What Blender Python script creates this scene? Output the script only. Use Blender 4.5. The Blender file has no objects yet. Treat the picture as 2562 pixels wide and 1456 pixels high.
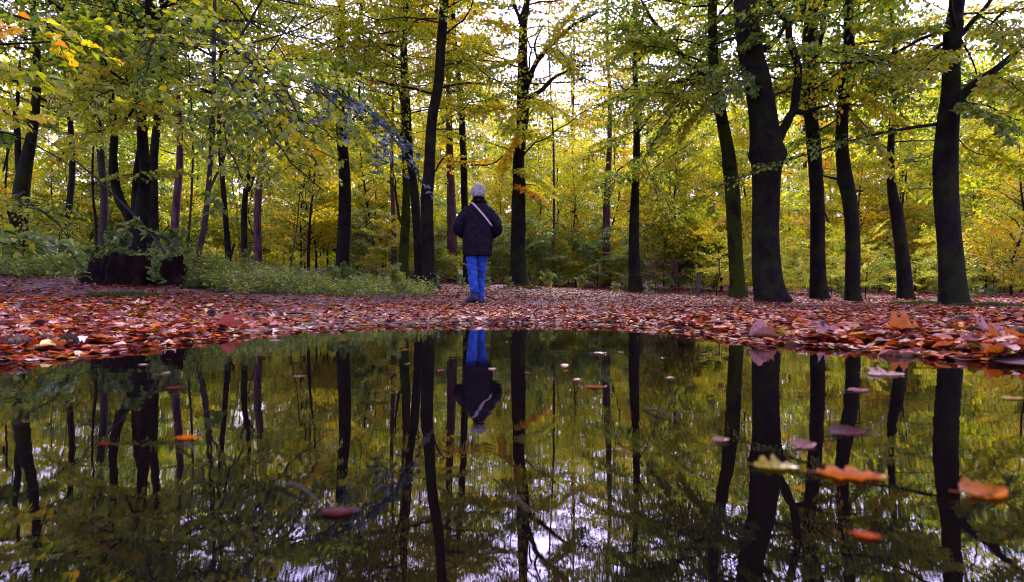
import bpy, bmesh, math, random
import numpy as np
from mathutils import Vector, Matrix, noise as mnoise

R = math.radians
rng = np.random.default_rng(7)
rnd = random.Random(11)
sc = bpy.context.scene
col = sc.collection

# ------------------------------------------------------------------ camera
CAMH, F, HY, CX = 0.12, 1423.0, 754.0, 1281.0      # eye 12 cm above the water, focal length in units of a 2562 wide frame
cam_d = bpy.data.cameras.new('camera')
cam = bpy.data.objects.new('camera', cam_d)
col.objects.link(cam)
cam.location = (0, 0, CAMH)
cam.rotation_euler = (R(90), 0, 0)
cam_d.sensor_width = 36.0
cam_d.lens = 36.0 * F / 2562.0
cam_d.shift_y = 26.0 / 2562.0
cam_d.clip_start = 0.02
cam_d.clip_end = 600
cam_d.dof.use_dof = True
cam_d.dof.focus_distance = 7.0
cam_d.dof.aperture_fstop = 6.3
sc.camera = cam

# ------------------------------------------------------------------ sky and sun (overcast)
SUN_EL, SUN_AZ = R(46), R(12)
world = bpy.data.worlds.new('World')
sc.world = world
world.use_nodes = True
wn = world.node_tree
wn.nodes.clear()
w_out = wn.nodes.new('ShaderNodeOutputWorld')
w_bg = wn.nodes.new('ShaderNodeBackground')
w_sky = wn.nodes.new('ShaderNodeTexSky')
w_sky.sky_type = 'NISHITA'
w_sky.sun_disc = False
w_sky.sun_elevation = SUN_EL
w_sky.sun_rotation = SUN_AZ
w_sky.air_density = 1.0
w_sky.dust_density = 3.0
w_hs = wn.nodes.new('ShaderNodeHueSaturation')
w_hs.inputs['Saturation'].default_value = 0.10
w_mix = wn.nodes.new('ShaderNodeMix')
w_mix.data_type = 'RGBA'
w_mix.blend_type = 'MULTIPLY'
w_mix.inputs[0].default_value = 1.0
w_mix.inputs[7].default_value = (0.96, 0.81, 1.58, 1)
wn.links.new(w_sky.outputs[0], w_hs.inputs['Color'])
wn.links.new(w_hs.outputs[0], w_mix.inputs[6])
wn.links.new(w_mix.outputs[2], w_bg.inputs[0])
w_bg.inputs[1].default_value = 0.09
wn.links.new(w_bg.outputs[0], w_out.inputs[0])

sun_d = bpy.data.lights.new('sun', 'SUN')
sun = bpy.data.objects.new('sun', sun_d)
col.objects.link(sun)
sun_d.energy = 1.5
sun_d.angle = R(22)
sun_d.color = (1.0, 0.95, 0.88)
sdir = Vector((math.sin(SUN_AZ) * math.cos(SUN_EL), math.cos(SUN_AZ) * math.cos(SUN_EL), math.sin(SUN_EL)))
sun.rotation_euler = (-sdir).to_track_quat('-Z', 'Y').to_euler()
sun.location = sdir * 60

sc.view_settings.view_transform = 'Standard'
sc.view_settings.look = 'None'
sc.view_settings.gamma = 1.0
sc.view_settings.use_curve_mapping = False
sc.view_settings.exposure = 3.0
sc.render.engine = 'CYCLES'
sc.cycles.max_bounces = 7
sc.cycles.diffuse_bounces = 4
sc.cycles.glossy_bounces = 3
sc.cycles.transmission_bounces = 4
sc.cycles.sample_clamp_indirect = 6.0
sc.cycles.use_denoising = True
sc.cycles.filter_width = 1.1

# ------------------------------------------------------------------ helpers
def at(px, py, D):
    return np.array([(px - CX) / F * D, D, CAMH + (HY - py) / F * D])

def tag(o, label=None, cat=None, group=None, kind=None):
    if label: o['label'] = label
    if cat: o['category'] = cat
    if group: o['group'] = group
    if kind: o['kind'] = kind
    return o

def empty(name, loc):
    o = bpy.data.objects.new(name, None)
    o.empty_display_size = 0.2
    o.location = Vector([float(v) for v in loc])
    col.objects.link(o)
    return o

def link(name, me, parent=None, loc=None):
    o = bpy.data.objects.new(name, me)
    col.objects.link(o)
    if parent: o.parent = parent
    if loc is not None: o.location = Vector([float(v) for v in loc])
    return o

def np_mesh(name, V, Q, mats, attr=None, midx=None, smooth=True):
    me = bpy.data.meshes.new(name)
    V = np.asarray(V, dtype=np.float32); Q = np.asarray(Q, dtype=np.int32)
    k = Q.shape[1]
    me.vertices.add(len(V)); me.vertices.foreach_set('co', V.ravel())
    me.loops.add(Q.size); me.loops.foreach_set('vertex_index', Q.ravel())
    me.polygons.add(len(Q))
    me.polygons.foreach_set('loop_start', np.arange(0, Q.size, k, dtype=np.int32))
    me.polygons.foreach_set('loop_total', np.full(len(Q), k, dtype=np.int32))
    if smooth: me.polygons.foreach_set('use_smooth', np.ones(len(Q), dtype=bool))
    for m in mats: me.materials.append(m)
    if midx is not None: me.polygons.foreach_set('material_index', np.asarray(midx, dtype=np.int32))
    if attr is not None:
        a = me.attributes.new('tint', 'FLOAT', 'FACE')
        a.data.foreach_set('value', np.asarray(attr, dtype=np.float32))
    me.update(calc_edges=True)
    return me

class Acc:
    """collects quads (vertices, faces, per face tint and material)"""
    def __init__(self): self.V = []; self.Q = []; self.T = []; self.M = []; self.n = 0
    def add(self, V, Q, t=0.5, m=0):
        self.V.append(V); self.Q.append(Q + self.n); self.n += len(V)
        self.T.append(np.broadcast_to(np.asarray(t, dtype=np.float32), (len(Q),)))
        self.M.append(np.full(len(Q), m, dtype=np.int32))
    def mesh(self, name, mats, smooth=True):
        return np_mesh(name, np.concatenate(self.V), np.concatenate(self.Q), mats,
                       np.concatenate(self.T), np.concatenate(self.M), smooth)

def unit(v):
    return v / np.maximum(np.linalg.norm(v, axis=-1, keepdims=True), 1e-9)

def catmull(P, per=4):
    P = np.asarray(P, dtype=float)
    if len(P) < 3: 
        s = np.linspace(0, 1, per + 1)[:, None]
        return P[0] + (P[-1] - P[0]) * s
    E = np.vstack([2 * P[0] - P[1], P, 2 * P[-1] - P[-2]])
    out = []
    for i in range(1, len(E) - 2):
        p0, p1, p2, p3 = E[i - 1], E[i], E[i + 1], E[i + 2]
        for s in np.linspace(0, 1, per, endpoint=False):
            out.append(0.5 * (2 * p1 + (p2 - p0) * s + (2 * p0 - 5 * p1 + 4 * p2 - p3) * s * s + (3 * p1 - p0 - 3 * p2 + p3) * s ** 3))
    out.append(P[-1])
    return np.array(out)

def frames(P):
    T = np.gradient(P, axis=0); T = unit(T)
    ref = np.array([1.0, 0, 0]) if abs(T[0, 0]) < 0.8 else np.array([0, 1.0, 0])
    u = ref - T[0] * ref.dot(T[0]); u /= np.linalg.norm(u)
    U = [u]
    for i in range(1, len(P)):
        u = U[-1] - T[i] * U[-1].dot(T[i]); u /= np.linalg.norm(u); U.append(u)
    U = np.array(U); W = np.cross(T, U)
    return T, U, W

def tube(P, r, sides=8, radial=None):
    """rings along P; radial(i_ring, ang) -> factor array"""
    P = np.asarray(P, dtype=float); r = np.asarray(r, dtype=float)
    T, U, W = frames(P)
    a = np.linspace(0, 2 * np.pi, sides, endpoint=False)
    rr = r[:, None] * np.ones((1, sides))
    if radial is not None: rr = rr * radial
    V = P[:, None, :] + rr[..., None] * (np.cos(a)[None, :, None] * U[:, None, :] + np.sin(a)[None, :, None] * W[:, None, :])
    n = len(P)
    i = np.arange(n - 1)[:, None]; j = np.arange(sides)[None, :]; j2 = (j + 1) % sides
    Q = np.stack([i * sides + j, i * sides + j2, (i + 1) * sides + j2, (i + 1) * sides + j], axis=-1).reshape(-1, 4)
    return V.reshape(-1, 3), Q

# ------------------------------------------------------------------ materials
def mat(name):
    m = bpy.data.materials.new(name); m.use_nodes = True
    nt = m.node_tree; nt.nodes.clear()
    out = nt.nodes.new('ShaderNodeOutputMaterial')
    return m, nt, out

def N(nt, t, **kw):
    n = nt.nodes.new(t)
    for k, v in kw.items(): setattr(n, k, v)
    return n

def ramp(nt, stops, interp='LINEAR'):
    n = nt.nodes.new('ShaderNodeValToRGB')
    cr = n.color_ramp; cr.interpolation = interp
    while len(cr.elements) > 1: cr.elements.remove(cr.elements[-1])
    cr.elements[0].position = stops[0][0]; cr.elements[0].color = (*stops[0][1], 1)
    for p, c in stops[1:]:
        e = cr.elements.new(p); e.color = (*c, 1)
    return n

def noise_node(nt, scale, detail=3, rough=0.6, coord=None):
    n = nt.nodes.new('ShaderNodeTexNoise')
    n.inputs['Scale'].default_value = scale; n.inputs['Detail'].default_value = detail; n.inputs['Roughness'].default_value = rough
    if coord is not None: nt.links.new(coord, n.inputs['Vector'])
    return n

def leaf_material(name, stops, trans=0.5, gloss=0.05, tboost=1.25, grough=0.45):
    m, nt, out = mat(name)
    L = nt.links.new
    a = N(nt, 'ShaderNodeAttribute', attribute_name='tint')
    b = N(nt, 'ShaderNodeAttribute', attribute_name='hue', attribute_type='OBJECT')
    add = N(nt, 'ShaderNodeMath', operation='ADD'); L(a.outputs['Fac'], add.inputs[0]); L(b.outputs['Fac'], add.inputs[1])
    rp = ramp(nt, stops); L(add.outputs[0], rp.inputs[0])
    geo = N(nt, 'ShaderNodeNewGeometry')
    nz = noise_node(nt, 28.0, 3, 0.6, geo.outputs['Position'])
    hv = N(nt, 'ShaderNodeMapRange'); hv.inputs[1].default_value = 0.3; hv.inputs[2].default_value = 0.7
    hv.inputs[3].default_value = 0.72; hv.inputs[4].default_value = 1.2
    L(nz.outputs[0], hv.inputs[0])
    nz2 = noise_node(nt, 190.0, 2, 0.5, geo.outputs['Position'])
    h2 = N(nt, 'ShaderNodeMapRange'); h2.inputs[1].default_value = 0.34; h2.inputs[2].default_value = 0.5; h2.inputs[3].default_value = 0.55; h2.inputs[4].default_value = 1.0
    L(nz2.outputs[0], h2.inputs[0])
    hm = N(nt, 'ShaderNodeMath', operation='MULTIPLY'); L(hv.outputs[0], hm.inputs[0]); L(h2.outputs[0], hm.inputs[1])
    mul = N(nt, 'ShaderNodeVectorMath', operation='SCALE'); L(rp.outputs[0], mul.inputs[0]); L(hm.outputs[0], mul.inputs['Scale'])
    d = N(nt, 'ShaderNodeBsdfDiffuse'); L(mul.outputs[0], d.inputs[0])
    sb = N(nt, 'ShaderNodeVectorMath', operation='MULTIPLY'); sb.inputs[1].default_value = (tboost, tboost, tboost * 0.7); L(mul.outputs[0], sb.inputs[0])
    t = N(nt, 'ShaderNodeBsdfTranslucent'); L(sb.outputs[0], t.inputs[0])
    mx = N(nt, 'ShaderNodeMixShader'); mx.inputs[0].default_value = trans; L(d.outputs[0], mx.inputs[1]); L(t.outputs[0], mx.inputs[2])
    g = N(nt, 'ShaderNodeBsdfGlossy'); g.inputs['Roughness'].default_value = grough
    m2 = N(nt, 'ShaderNodeMixShader'); m2.inputs[0].default_value = gloss; L(mx.outputs[0], m2.inputs[1]); L(g.outputs[0], m2.inputs[2])
    L(m2.outputs[0], out.inputs[0])
    return m

LEAF_STOPS = [(0.0, (0.040, 0.11, 0.016)), (0.22, (0.13, 0.23, 0.014)), (0.42, (0.36, 0.42, 0.010)), (0.58, (0.60, 0.57, 0.008)),
              (0.74, (0.78, 0.47, 0.010)), (0.9, (0.66, 0.21, 0.010)), (1.0, (0.30, 0.085, 0.02))]
M_leaf = leaf_material('beech_foliage', LEAF_STOPS)
M_needle = leaf_material('pine_needles', [(0, (0.03, 0.06, 0.05)), (1, (0.08, 0.11, 0.09))], 0.3, 0.05)
M_skysheen_leaf = leaf_material('painted_sky_sheen_leaves', [(0, (0.03, 0.085, 0.075)), (0.5, (0.075, 0.135, 0.17)), (1, (0.17, 0.20, 0.31))], 0.25, 0.05, 1.0, 0.4)  # blue of the reflected sky is painted into the leaf colour
M_herb = leaf_material('undergrowth_leaves', [(0, (0.05, 0.11, 0.022)), (0.5, (0.14, 0.23, 0.05)), (0.8, (0.32, 0.36, 0.05)), (1, (0.55, 0.46, 0.03))], 0.45, 0.06)
M_brown = leaf_material('withered_leaves', [(0, (0.05, 0.025, 0.018)), (1, (0.16, 0.07, 0.03))], 0.25, 0.03)
LITTER_STOPS = [(0.0, (0.034, 0.006, 0.012)), (0.14, (0.12, 0.014, 0.014)), (0.3, (0.34, 0.046, 0.003)), (0.42, (0.44, 0.13, 0.004)),
                (0.5, (0.21, 0.075, 0.08)), (0.68, (0.36, 0.18, 0.18)), (0.82, (0.56, 0.38, 0.31)), (0.92, (0.36, 0.25, 0.01)), (1.0, (0.11, 0.15, 0.015))]
M_litter = leaf_material('fallen_leaves', LITTER_STOPS, 0.15, 0.03, 1.0, 0.38)

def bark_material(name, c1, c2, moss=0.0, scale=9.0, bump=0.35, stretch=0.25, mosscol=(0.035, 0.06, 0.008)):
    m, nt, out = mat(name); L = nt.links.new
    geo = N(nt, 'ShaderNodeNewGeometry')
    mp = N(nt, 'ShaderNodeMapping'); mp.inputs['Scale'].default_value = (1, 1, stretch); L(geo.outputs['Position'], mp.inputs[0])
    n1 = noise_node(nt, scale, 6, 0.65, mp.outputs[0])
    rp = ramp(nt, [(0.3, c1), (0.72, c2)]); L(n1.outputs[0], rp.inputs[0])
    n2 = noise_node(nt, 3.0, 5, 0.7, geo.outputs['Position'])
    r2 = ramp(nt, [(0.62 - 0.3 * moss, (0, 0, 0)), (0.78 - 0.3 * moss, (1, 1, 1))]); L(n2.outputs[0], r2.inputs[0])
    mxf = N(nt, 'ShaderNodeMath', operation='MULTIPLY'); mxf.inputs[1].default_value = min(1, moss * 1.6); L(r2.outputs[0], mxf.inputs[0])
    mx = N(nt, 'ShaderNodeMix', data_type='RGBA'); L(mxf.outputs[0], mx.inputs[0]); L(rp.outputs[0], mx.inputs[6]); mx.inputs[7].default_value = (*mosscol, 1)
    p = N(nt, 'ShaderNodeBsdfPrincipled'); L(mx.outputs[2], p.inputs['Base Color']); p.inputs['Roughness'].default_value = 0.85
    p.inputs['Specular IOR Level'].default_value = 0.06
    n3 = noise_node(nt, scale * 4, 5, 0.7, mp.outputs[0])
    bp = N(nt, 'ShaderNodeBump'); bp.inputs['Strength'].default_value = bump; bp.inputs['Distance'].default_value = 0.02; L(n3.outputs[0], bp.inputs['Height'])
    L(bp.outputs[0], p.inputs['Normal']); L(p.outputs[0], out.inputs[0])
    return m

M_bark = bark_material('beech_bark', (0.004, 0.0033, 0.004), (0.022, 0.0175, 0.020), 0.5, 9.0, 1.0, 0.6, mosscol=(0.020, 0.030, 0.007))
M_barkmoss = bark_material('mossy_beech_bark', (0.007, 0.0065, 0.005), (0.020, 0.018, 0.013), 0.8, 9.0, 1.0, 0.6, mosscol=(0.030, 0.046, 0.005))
M_barkpale = bark_material('pale_sapling_bark', (0.02, 0.017, 0.018), (0.055, 0.048, 0.047), 0.3)
M_pine = bark_material('pine_bark', (0.03, 0.014, 0.022), (0.15, 0.080, 0.115), 0.0, 14.0, 0.8, 0.16)
M_twig = bark_material('twig_bark', (0.012, 0.009, 0.009), (0.034, 0.024, 0.022), 0.0, 20, 0.2)
M_stumpwood = bark_material('rotting_stump_wood', (0.002, 0.0015, 0.0015), (0.014, 0.0065, 0.0065), 0.18, 7.0, 1.0, 0.3)
M_post = bark_material('weathered_post_wood', (0.05, 0.038, 0.04), (0.11, 0.085, 0.09), 0.1, 12, 0.5, 0.1)

def simple(name, c, rough=0.8, spec=0.3, bump=None, vary=0.25, nscale=20):
    m, nt, out = mat(name); L = nt.links.new
    p = N(nt, 'ShaderNodeBsdfPrincipled'); p.inputs['Roughness'].default_value = rough; p.inputs['Specular IOR Level'].default_value = spec
    tc = N(nt, 'ShaderNodeTexCoord')
    n = noise_node(nt, nscale, 4, 0.65, tc.outputs['Object'])
    rp = ramp(nt, [(0.3, tuple(x * (1 - vary) for x in c)), (0.7, tuple(min(1, x * (1 + vary)) for x in c))]); L(n.outputs[0], rp.inputs[0])
    L(rp.outputs[0], p.inputs['Base Color'])
    if bump:
        n3 = noise_node(nt, bump[0], 4, 0.6, tc.outputs['Object'])
        bp = N(nt, 'ShaderNodeBump'); bp.inputs['Strength'].default_value = bump[1]; bp.inputs['Distance'].default_value = bump[2]
        L(n3.outputs[0], bp.inputs['Height']); L(bp.outputs[0], p.inputs['Normal'])
    L(p.outputs[0], out.inputs[0])
    return m

M_moss = leaf_material('moss', [(0, (0.02, 0.045, 0.006)), (1, (0.09, 0.13, 0.015))], 0.3, 0.02)

# ------------------------------------------------------------------ ground
SHORE_PX = [(-250, 935), (0, 897), (130, 884), (250, 868), (420, 856), (560, 838), (700, 829), (830, 820), (1000, 812), (1200, 809), (1400, 811), (1600, 817),
            (1720, 828), (1800, 840), (2000, 858), (2200, 871), (2400, 890), (2562, 908), (2800, 940)]
shore = []
for px, py in SHORE_PX:
    D = CAMH * F / (py - HY); shore.append(((px - CX) / F * D, D))
shore = np.array(shore)
poly = np.vstack([shore, [[1.25, 0.4], [1.5, -0.6], [1.2, -1.8], [0, -2.3], [-1.3, -1.7], [-1.5, -0.5], [-1.3, 0.4]]])
poly3 = catmull(np.column_stack([np.vstack([poly, poly[:1]]), np.zeros(len(poly) + 1)]), 5)[:, :2]

def shore_dist(x, y):
    """signed distance to the water's edge, positive on land"""
    sh = np.shape(x); x = np.ravel(x).astype(float); y = np.ravel(y).astype(float)
    wob = 0.05 * np.sin(5.1 * x + 1.3 * y) + 0.035 * np.sin(9.7 * x - 7.3 * y + 1.1) + 0.02 * np.sin(21 * x + 17 * y) + 0.012 * np.sin(47 * x - 39 * y)
    A = poly3[:-1]; B = poly3[1:]
    best = np.full(len(x), 1e9); inside = np.zeros(len(x), dtype=bool)
    near = (np.abs(x) < 40) & (np.abs(y) < 40)
    for (ax, ay), (bx, by) in zip(A, B):
        dx, dy = bx - ax, by - ay; L2 = dx * dx + dy * dy + 1e-12
        t = np.clip(((x - ax) * dx + (y - ay) * dy) / L2, 0, 1)
        d = (x - ax - t * dx) ** 2 + (y - ay - t * dy) ** 2
        best = np.minimum(best, d)
        c = ((ay > y) != (by > y)) & (x < (bx - ax) * (y - ay) / (by - ay + 1e-12) + ax)
        inside ^= c
    d = np.sqrt(best); d = np.where(inside, -d, d) + wob * np.clip(1.2 - d / 3, 0, 1) * 0.55
    return d.reshape(sh)

CTRL = []
for px, py, D in [(345, 718, 6.2), (60, 716, 6.2), (520, 716, 6.6), (100, 792, 2.6), (150, 752, 4.3), (450, 770, 3.7), (700, 736, 8), (900, 742, 8), (750, 775, 4.5), (1080, 745, 9), (1190, 763, 8.2), (1190, 778, 5.2),
                  (1190, 720, 16), (855, 706, 15), (1075, 727, 12), (1010, 706, 16), (1295, 713, 14), (1500, 735, 14), (1590, 731, 15), (1700, 744, 12.5),
                  (1845, 748, 11), (1928, 758, 9.9), (2048, 752, 11), (2134, 757, 10.5), (2262, 752, 12), (2387, 769, 8.3), (2562, 770, 8), (2100, 785, 4.5), (2450, 790, 3.4),
                  (1600, 775, 6), (1500, 768, 7.5), (52, 668, 10), (157, 668, 13), (250, 652, 15), (345, 680, 8.5), (442, 645, 14), (487, 664, 7.5), (572, 686, 11), (613, 687, 14), (648, 686, 20),
                  (1133, 672, 25), (1518, 716, 20), (-300, 700, 8), (2900, 765, 9), (0, 645, 25), (700, 665, 30), (1300, 690, 30), (2000, 720, 30), (2562, 725, 30)]:
    p = at(px, py, D); CTRL.append(p)
for x, y, z in [(-60, 60, 2.6), (0, 70, 2.4), (60, 60, 1.6), (-60, 0, 1.2), (60, 0, 0.5), (0, -30, 0.4), (-30, -30, 0.6), (30, -30, 0.4), (-6, 0, 0.12), (6, 0, 0.08), (0, -6, 0.08), (-2.2, 1, 0.05), (2.2, 1, 0.03)]:
    CTRL.append(np.array([x, y, z]))
CTRL = np.array(CTRL)

_r = np.sqrt((CTRL[:, None, 0] - CTRL[None, :, 0]) ** 2 + (CTRL[:, None, 1] - CTRL[None, :, 1]) ** 2)
_n = len(CTRL)
_A = np.zeros((_n + 1, _n + 1)); _A[:_n, :_n] = -_r - 0.25 * np.eye(_n); _A[:_n, _n] = 1; _A[_n, :_n] = 1
_W = np.linalg.solve(_A, np.append(CTRL[:, 2], 0.0))
def gz(x, y):
    sh = np.shape(x); x = np.ravel(np.asarray(x, float)); y = np.ravel(np.asarray(y, float))
    z = np.full(len(x), _W[-1])
    for (cx, cy, cz), w in zip(CTRL, _W[:-1]):
        z -= w * np.sqrt((x - cx) ** 2 + (y - cy) ** 2 + 0.02 * (cx * cx + cy * cy) * 0.1)
    z = np.maximum(z, 0.012)
    d = shore_dist(x, y)
    out = z * np.clip(d / 1.6, 0, 1) ** 0.9 + 0.016 * (1 - np.exp(-np.clip(d, 0, None) / 0.12))
    bump = 0.012 * np.sin(3.1 * x + 0.7 * y) * np.sin(2.3 * y - 1.1 * x) + 0.006 * np.sin(11 * x + 3 * y) * np.sin(9 * y - 2 * x) + 0.003 * np.sin(31 * x) * np.sin(27 * y)
    out = out + bump * np.clip(d / 0.6, 0, 1)
    ins = -0.075 * (1 - np.exp(np.clip(d, None, 0) / 0.3)) 
    return np.where(d > 0, out, ins).reshape(sh)

def ground_hit(px, py):
    """the ground point seen at a pixel"""
    D = np.exp(np.linspace(math.log(0.5), math.log(40), 500))
    x = (px - CX) / F * D; z = CAMH + (HY - py) / F * D
    below = z <= np.maximum(gz(x, D), 0)
    i = int(np.argmax(below)) if below.any() else 300
    return np.array([x[i], D[i], float(max(gz(np.array([x[i]]), np.array([D[i]]))[0], 0))])

M_soil, nt, out = mat('forest_soil')
Lk = nt.links.new
geo = N(nt, 'ShaderNodeNewGeometry')
n1 = noise_node(nt, 6, 6, 0.7, geo.outputs['Position'])
rs = ramp(nt, [(0.3, (0.014, 0.006, 0.010)), (0.5, (0.032, 0.013, 0.021)), (0.7, (0.065, 0.028, 0.034))]); Lk(n1.outputs[0], rs.inputs[0])
vor = N(nt, 'ShaderNodeTexVoronoi'); vor.inputs['Scale'].default_value = 16; Lk(geo.outputs['Position'], vor.inputs['Vector'])
sepv = N(nt, 'ShaderNodeSeparateColor'); Lk(vor.outputs['Color'], sepv.inputs[0])
rl = ramp(nt, LITTER_STOPS); Lk(sepv.outputs[0], rl.inputs[0])
fm = ramp(nt, [(0.42, (0, 0, 0)), (0.5, (1, 1, 1))]); Lk(sepv.outputs[1], fm.inputs[0])
fmm = N(nt, 'ShaderNodeMath', operation='MULTIPLY'); fmm.inputs[1].default_value = 0.32; Lk(fm.outputs[0], fmm.inputs[0])
mxs = N(nt, 'ShaderNodeMix', data_type='RGBA'); Lk(fmm.outputs[0], mxs.inputs[0]); Lk(rs.outputs[0], mxs.inputs[6]); Lk(rl.outputs[0], mxs.inputs[7])
ps = N(nt, 'ShaderNodeBsdfPrincipled'); Lk(mxs.outputs[2], ps.inputs['Base Color']); ps.inputs['Roughness'].default_value = 0.8; ps.inputs['Specular IOR Level'].default_value = 0.35
n2 = noise_node(nt, 60, 6, 0.75, geo.outputs['Position'])
bp = N(nt, 'ShaderNodeBump'); bp.inputs['Strength'].default_value = 0.7; bp.inputs['Distance'].default_value = 0.012; Lk(n2.outputs[0], bp.inputs['Height'])
Lk(bp.outputs[0], ps.inputs['Normal']); Lk(ps.outputs[0], out.inputs[0])

def axis(lo, hi, n, k):
    s = np.linspace(-1, 1, n); v = np.sinh(k * s) / np.sinh(k)
    return np.where(v < 0, -v * lo, v * hi)
gx = axis(-140, 140, 300, 6.2); gy = axis(-140, 160, 380, 6.0) + 1.5
GX, GY = np.meshgrid(gx, gy)
GZ = gz(GX, GY)
nx, ny = len(gx), len(gy)
i = np.arange(ny - 1)[:, None]; j = np.arange(nx - 1)[None, :]
GQ = np.stack([i * nx + j, i * nx + j + 1, (i + 1) * nx + j + 1, (i + 1) * nx + j], -1).reshape(-1, 4)
ground = link('ground', np_mesh('ground', np.stack([GX, GY, GZ], -1).reshape(-1, 3), GQ, [M_soil]))
tag(ground, kind='structure')

# ------------------------------------------------------------------ water
M_water, nt, out = mat('puddle_water')
Lk = nt.links.new
geo = N(nt, 'ShaderNodeNewGeometry')
pw = N(nt, 'ShaderNodeBsdfPrincipled')
pw.inputs['Base Color'].default_value = (0.0025, 0.0015, 0.0018, 1)
pw.inputs['Roughness'].default_value = 0.0
pw.inputs['IOR'].default_value = 1.6
mpw = N(nt, 'ShaderNodeMapping'); mpw.inputs['Scale'].default_value = (0.45, 1.0, 1); Lk(geo.outputs['Position'], mpw.inputs[0])
n1 = noise_node(nt, 9, 2, 0.5, mpw.outputs[0]); n2 = noise_node(nt, 42, 3, 0.55, mpw.outputs[0])
mulw = N(nt, 'ShaderNodeMath', operation='MULTIPLY'); mulw.inputs[1].default_value = 0.12; Lk(n2.outputs[0], mulw.inputs[0])
addw = N(nt, 'ShaderNodeMath', operation='ADD'); Lk(n1.outputs[0], addw.inputs[0]); Lk(mulw.outputs[0], addw.inputs[1])
bw = N(nt, 'ShaderNodeBump'); bw.inputs['Strength'].default_value = 1.0; bw.inputs['Distance'].default_value = 0.00038; Lk(addw.outputs[0], bw.inputs['Height'])
Lk(bw.outputs[0], pw.inputs['Normal']); Lk(pw.outputs[0], out.inputs[0])
wx = np.linspace(-2.4, 2.4, 25); wy = np.linspace(-2.9, 3.9, 35)
WX, WY = np.meshgrid(wx, wy)
i = np.arange(34)[:, None]; j = np.arange(24)[None, :]
WQ = np.stack([i * 25 + j, i * 25 + j + 1, (i + 1) * 25 + j + 1, (i + 1) * 25 + j], -1).reshape(-1, 4)
puddle = link('puddle_water', np_mesh('puddle_water', np.stack([WX, WY, 0 * WX], -1).reshape(-1, 3), WQ, [M_water]))
tag(puddle, kind='structure')

# ------------------------------------------------------------------ leaf geometry
def leaf_quads6(P, d, n, l, w, fold=0.12, curl=0.15):
    """ovate leaves, two quads each"""
    s = unit(np.cross(n, d)); l = l[:, None]; w = w[:, None]
    f = np.asarray(fold).reshape(-1, 1) if np.ndim(fold) else fold
    c = np.asarray(curl).reshape(-1, 1) if np.ndim(curl) else curl
    b = P; tip = P + d * l - n * l * c
    l1 = P + d * l * 0.33 + s * w * 0.5 + n * w * f; r1 = P + d * l * 0.33 - s * w * 0.5 + n * w * f
    l2 = P + d * l * 0.7 + s * w * 0.4 + n * w * f - n * l * c * 0.4; r2 = P + d * l * 0.7 - s * w * 0.4 + n * w * f - n * l * c * 0.4
    V = np.stack([b, l1, l2, tip, r2, r1], 1).reshape(-1, 3)
    k = np.arange(len(P))[:, None] * 6
    Q = np.stack([k + [[0, 3, 2, 1]], k + [[0, 5, 4, 3]]], 1).reshape(-1, 4)
    return V, Q

def leaf_quads4(P, d, n, l, w):
    s = unit(np.cross(n, d)); l = l[:, None]; w = w[:, None]
    V = np.stack([P, P + d * l * 0.45 + s * w * 0.5 + n * w * 0.1, P + d * l - n * l * 0.12, P + d * l * 0.45 - s * w * 0.5 + n * w * 0.1], 1).reshape(-1, 3)
    k = np.arange(len(P))[:, None] * 4
    return V, k + np.array([[0, 3, 2, 1]])

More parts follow.
